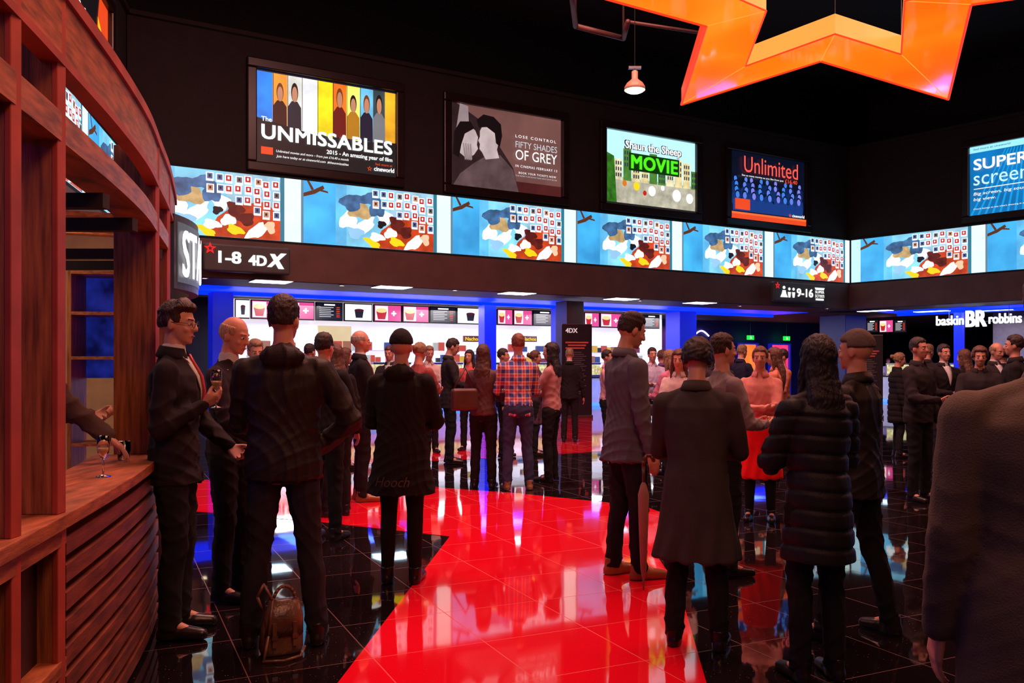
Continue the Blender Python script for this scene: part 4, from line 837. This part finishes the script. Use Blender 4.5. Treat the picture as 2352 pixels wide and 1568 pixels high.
CROWD=[
 (745,1240,1.72,20,'jacket',BKc,'short','person in black jacket behind the group'),
 (792,1075,1.70,60,'coat',CH,'long','woman in dark coat near the counter'),
 (962,1110,1.74,30,'sweater',(.32,.08,.08),'bun','woman with pinned hair in dark red sweater'),
 (1156,1050,1.72,100,'suit',BKc,'short','man in black suit in the queue'),
 (895,1050,1.76,190,'suit',CH,'short','man in charcoal suit facing the foyer'),
 (1540,1090,1.66,-40,'sweater',(.60,.20,.32),'long','woman in pink sweater near the doors'),
 (1498,1040,1.75,170,'shirt',(.5,.5,.7),'short','man in pale blue shirt in the queue'),
 (1622,1050,1.72,20,'coat',CH,'curly','person in dark coat walking to the doors'),
 (1702,1030,1.82,60,'suit',(.02,.02,.05),'short','man in navy suit by the glowing doors'),
 (1796,1060,1.70,-100,'sweater',(.5,.16,.10),'short','man in rust sweater talking'),
 (1560,1160,1.62,200,'shirt',(.6,.5,.5),'long','woman in pale shirt facing the foyer'),
 (2062,1050,1.66,100,'puffer',BKc,'bun','person in black puffer coat at dessert counter'),
 (2168,1085,1.74,170,'suit',BKc,'short','man in black suit and open collar'),
 (2216,1075,1.68,-30,'coat',BKc,'long','woman in black coat with long hair'),
 (2285,1090,1.76,160,'suit',CH,'fringe','bald man in charcoal suit'),
 (2330,1130,1.80,-60,'jacket',BKc,'short','man in black jacket at crowd edge'),
 (2250,1140,1.66,200,'coat',CH,'curly','person in dark coat chatting'),
 (585,1190,1.70,150,'suit',BKc,'short','man in black suit near the timber bar'),
 (712,1060,1.78,30,'suit',CH,'short','man in charcoal suit at the counter'),
 (770,1185,1.66,-30,'jacket',BKc,'long','woman in black jacket and long hair'),
 (985,1040,1.78,160,'shirt',(.6,.5,.5),'short','man in pale shirt facing the foyer'),
 (1078,1035,1.72,200,'sweater',(.6,.10,.10),'long','woman in red sweater in the queue'),
 (1228,1045,1.70,90,'coat',(.08,.04,.07),'bun','woman in plum coat in the queue'),
 (1308,1015,1.78,10,'suit',BKc,'short','man in black suit beside the banner'),
 (1395,1050,1.70,110,'shirt',(.7,.38,.45),'short','man in pink shirt near the counter'),
 (1520,1015,1.74,-20,'jacket',(.16,.08,.24),'curly','person in purple jacket in the queue'),
 (1586,1030,1.70,120,'sweater',(.55,.5,.6),'short','man in light grey sweater in the queue'),
 (1650,1085,1.70,190,'suit',(.03,.02,.03),'long','woman in dark suit jacket chatting'),
 (1780,1100,1.68,-70,'shirt',(.65,.22,.15),'long','woman in orange top beside red skirt'),
 (2130,1045,1.80,60,'coat',CH,'short','man in charcoal coat at dessert counter'),
 (2305,1060,1.72,30,'suit',BKc,'bun','woman in black jacket with pinned hair')]
for i,(px,fy,H,hd,tp,tc,hr,lab) in enumerate(CROWD):
    pz=[('front','front'),('down','front'),('cross','cross'),('down','down')][i%4]
    person(px,fy,H,hd,pz[0],pz[1],top=tp,tc=tc,hair=hr,hc=[(.02,.012,.01),(.08,.035,.02),(.2,.12,.06)][i%3],wide=.88 if 'woman' in lab else 1,label=lab,hpit=-6*(i%3),shirt=(.6,.6,.6) if tp=='suit' else None)
person(0,0,1.75,210,'front','front',xy=B.P(B.s_(2040,-3.9),-3.9)[:2],top='shirt',tc=(.7,.65,.65),hair='beanie',hc=(.5,.03,.05),label='staff member in white shirt and red cap behind counter')
person(0,0,1.88,62,'bar','front',xy=(-2.58,4.55),top='suit',tc=(.08,.05,.04),hair='short',lean=.12,label='man in brown suit leaning on the oak bar')
# ---------------- satchel
x,y=floorp(650,1492)
e=thing('leather_satchel',(x,y-.04,0),.45,'worn brown leather satchel slouched between feet','bag')
LB=mat('bag_leather',(.16,.075,.045),.3,var=.6,bump=.4)
g=G(); g.rings([(0,0,0,.098,.05),(0,0,.03,.108,.062),(.004,0,.14,.102,.060),(.012,.01,.22,.088,.045),(.018,.015,.255,.07,.025)],24,0,.6); bevel(obj('body',g.mesh('body',[LB],True),e),.004,2)
g=G(); g.rings([(.006,-.014,.10,.100,.056),(.010,-.010,.19,.096,.052),(.018,.005,.262,.076,.032),(.018,.008,.27,.05,.015)],24,0,.6); obj('flap',g.mesh('flap',[LB],True),e)
for sx in(-.045,.055):
    g=G(); g.box((sx-.010,-.080,.05),(sx+.010,-.066,.17)); obj('strap',g.mesh('strap',[LB]),e); g=G(); g.box((sx-.014,-.086,.09),(sx+.014,-.076,.112)); obj('buckle',g.mesh('buckle',[METAL]),e)
g=G(); P_=[Vector((.018+.055*math.cos(t),.0,.255+.08*math.sin(t))) for t in [math.pi*i/10 for i in range(11)]]
g.chain(P_,[.009]*11,8); obj('handle',g.mesh('handle',[LB],True),e)
g=G(); P_=[Vector(p) for p in [(-.09,0,.22),(-.12,-.02,.30),(-.09,-.03,.36),(-.05,-.05,.28),(-.08,-.10,.12),(-.11,-.14,.012),(-.02,-.17,.012),(.07,-.13,.012),(.11,-.05,.03)]]
g.chain(P_,[.007]*9,8); obj('shoulder_strap',g.mesh('shoulder_strap',[LB],True),e)
# umbrella
e=thing('folded_umbrella',((1478-1176)/F*5.62,5.62,0.0),0,'furled beige brown umbrella held point down','umbrella')
g=G(); g.lathe([(0,0),(.006,.01),(.008,.08),(.02,.14),(.032,.45),(.036,.62),(.02,.68),(.01,.70)],14); obj('canopy',g.mesh('canopy',[fab((.38,.20,.17))],True),e)
g=G(); g.chain([(0,0,.68),(0,0,.80)],[.008,.012],8); g.chain([(0,0,.80),(0,0,.84),(.02,0,.87),(.05,0,.87),(.065,0,.84)],[.012]*5,8); obj('handle',g.mesh('handle',[mat('umb_handle',(.1,.04,.02),.3)],True),e)
x,y=floorp(1100,1121)
e=thing('shoulder_bag',(x-.16,y-.22,.93),.4,'brown leather shoulder bag carried by long haired woman','bag')
g=G(); g.box((-.16,-.05,0),(.16,.05,.26)); bevel(obj('body',g.mesh('body',[mat('brown_bag',(.08,.03,.02),.4)]),e),.04,4)
g=G(); g.chain([(-.14,0,.24),(.02,.02,.5),(.14,0,.24)],[.01]*3,8); obj('strap',g.mesh('strap',[mat('brown_bag2',(.06,.02,.015),.4)],True),e)
# ---------------- lights
def area(nm,loc,size,e_,col,rot=(0,0,0),sy=None):
    l=bpy.data.lights.new(nm,'AREA'); l.energy=e_; l.color=col; l.size=size
    if sy: l.shape='RECTANGLE'; l.size_y=sy
    o=bpy.data.objects.new(nm,l); link(o); o.location=loc; o.rotation_euler=rot; return o
def aim(o,t): o.rotation_euler=(Vector(t)-o.location).to_track_quat('-Z','Y').to_euler()
area('hall_fill',(1,9,ZT-.3),8,2300,(1,.42,.36))  # unseen warm red lamp added overhead to brighten floor and people
aim(area('front_fill',(2.5,-2.5,6.0),3,75,(1,.45,.35)),(0,6,1))  # added fill behind the camera to lift the people
aim(area('side_fill',(8,8,6.5),1.5,150,(1,.35,.25)),(0,6.5,1.3))  # added red fill from the right, no fitting modelled
aim(area('bar_fill',(.6,1.6,4.6),1.2,62,(1,.34,.17)),(-1.7,3.4,1.7))  # added lamp above the frame to warm the timber
area('cafe_light',(-3.9,6.0,2.65),1.2,38,(1,.65,.28))
for t in(-13,-9.5,-6,-2.5): 
    p=A.P(t,-3.6,2.8); area('counter_light',(p[0],p[1],Z(2.78)),2.0,170,(1,.93,.95),(0,0,A.a))
    p=A.P(t,-1.8,2.8); area('blue_light',(p[0],p[1],Z(2.79)),2.2,180,(.04,.1,1),(0,0,A.a))
for t in(2,6,10):
    p=B.P(t,-3.6,2.8); area('dessert_light',(p[0],p[1],Z(2.78)),1.6,80,(1,.85,.9)); p=B.P(t,-1.6,2.8); area('blue_light',(p[0],p[1],Z(2.79)),2,160,(.04,.1,1))
p=A.P(-.8,-5,2.7); area('door_light',p,1.8,100,(1,.15,.35))
w=bpy.data.worlds.new('w'); sc.world=w; w.use_nodes=True; w.node_tree.nodes['Background'].inputs[0].default_value=(.02,.006,.006,1); w.node_tree.nodes['Background'].inputs[1].default_value=.5
cam=bpy.data.cameras.new('cam'); co=bpy.data.objects.new('cam',cam); link(co); co.location=(0,0,HC); co.rotation_euler=(math.pi/2,0,0)
cam.sensor_width=36; cam.lens=F/2352*36; cam.shift_y=(HY-784)/2352; cam.clip_start=.05; sc.camera=co
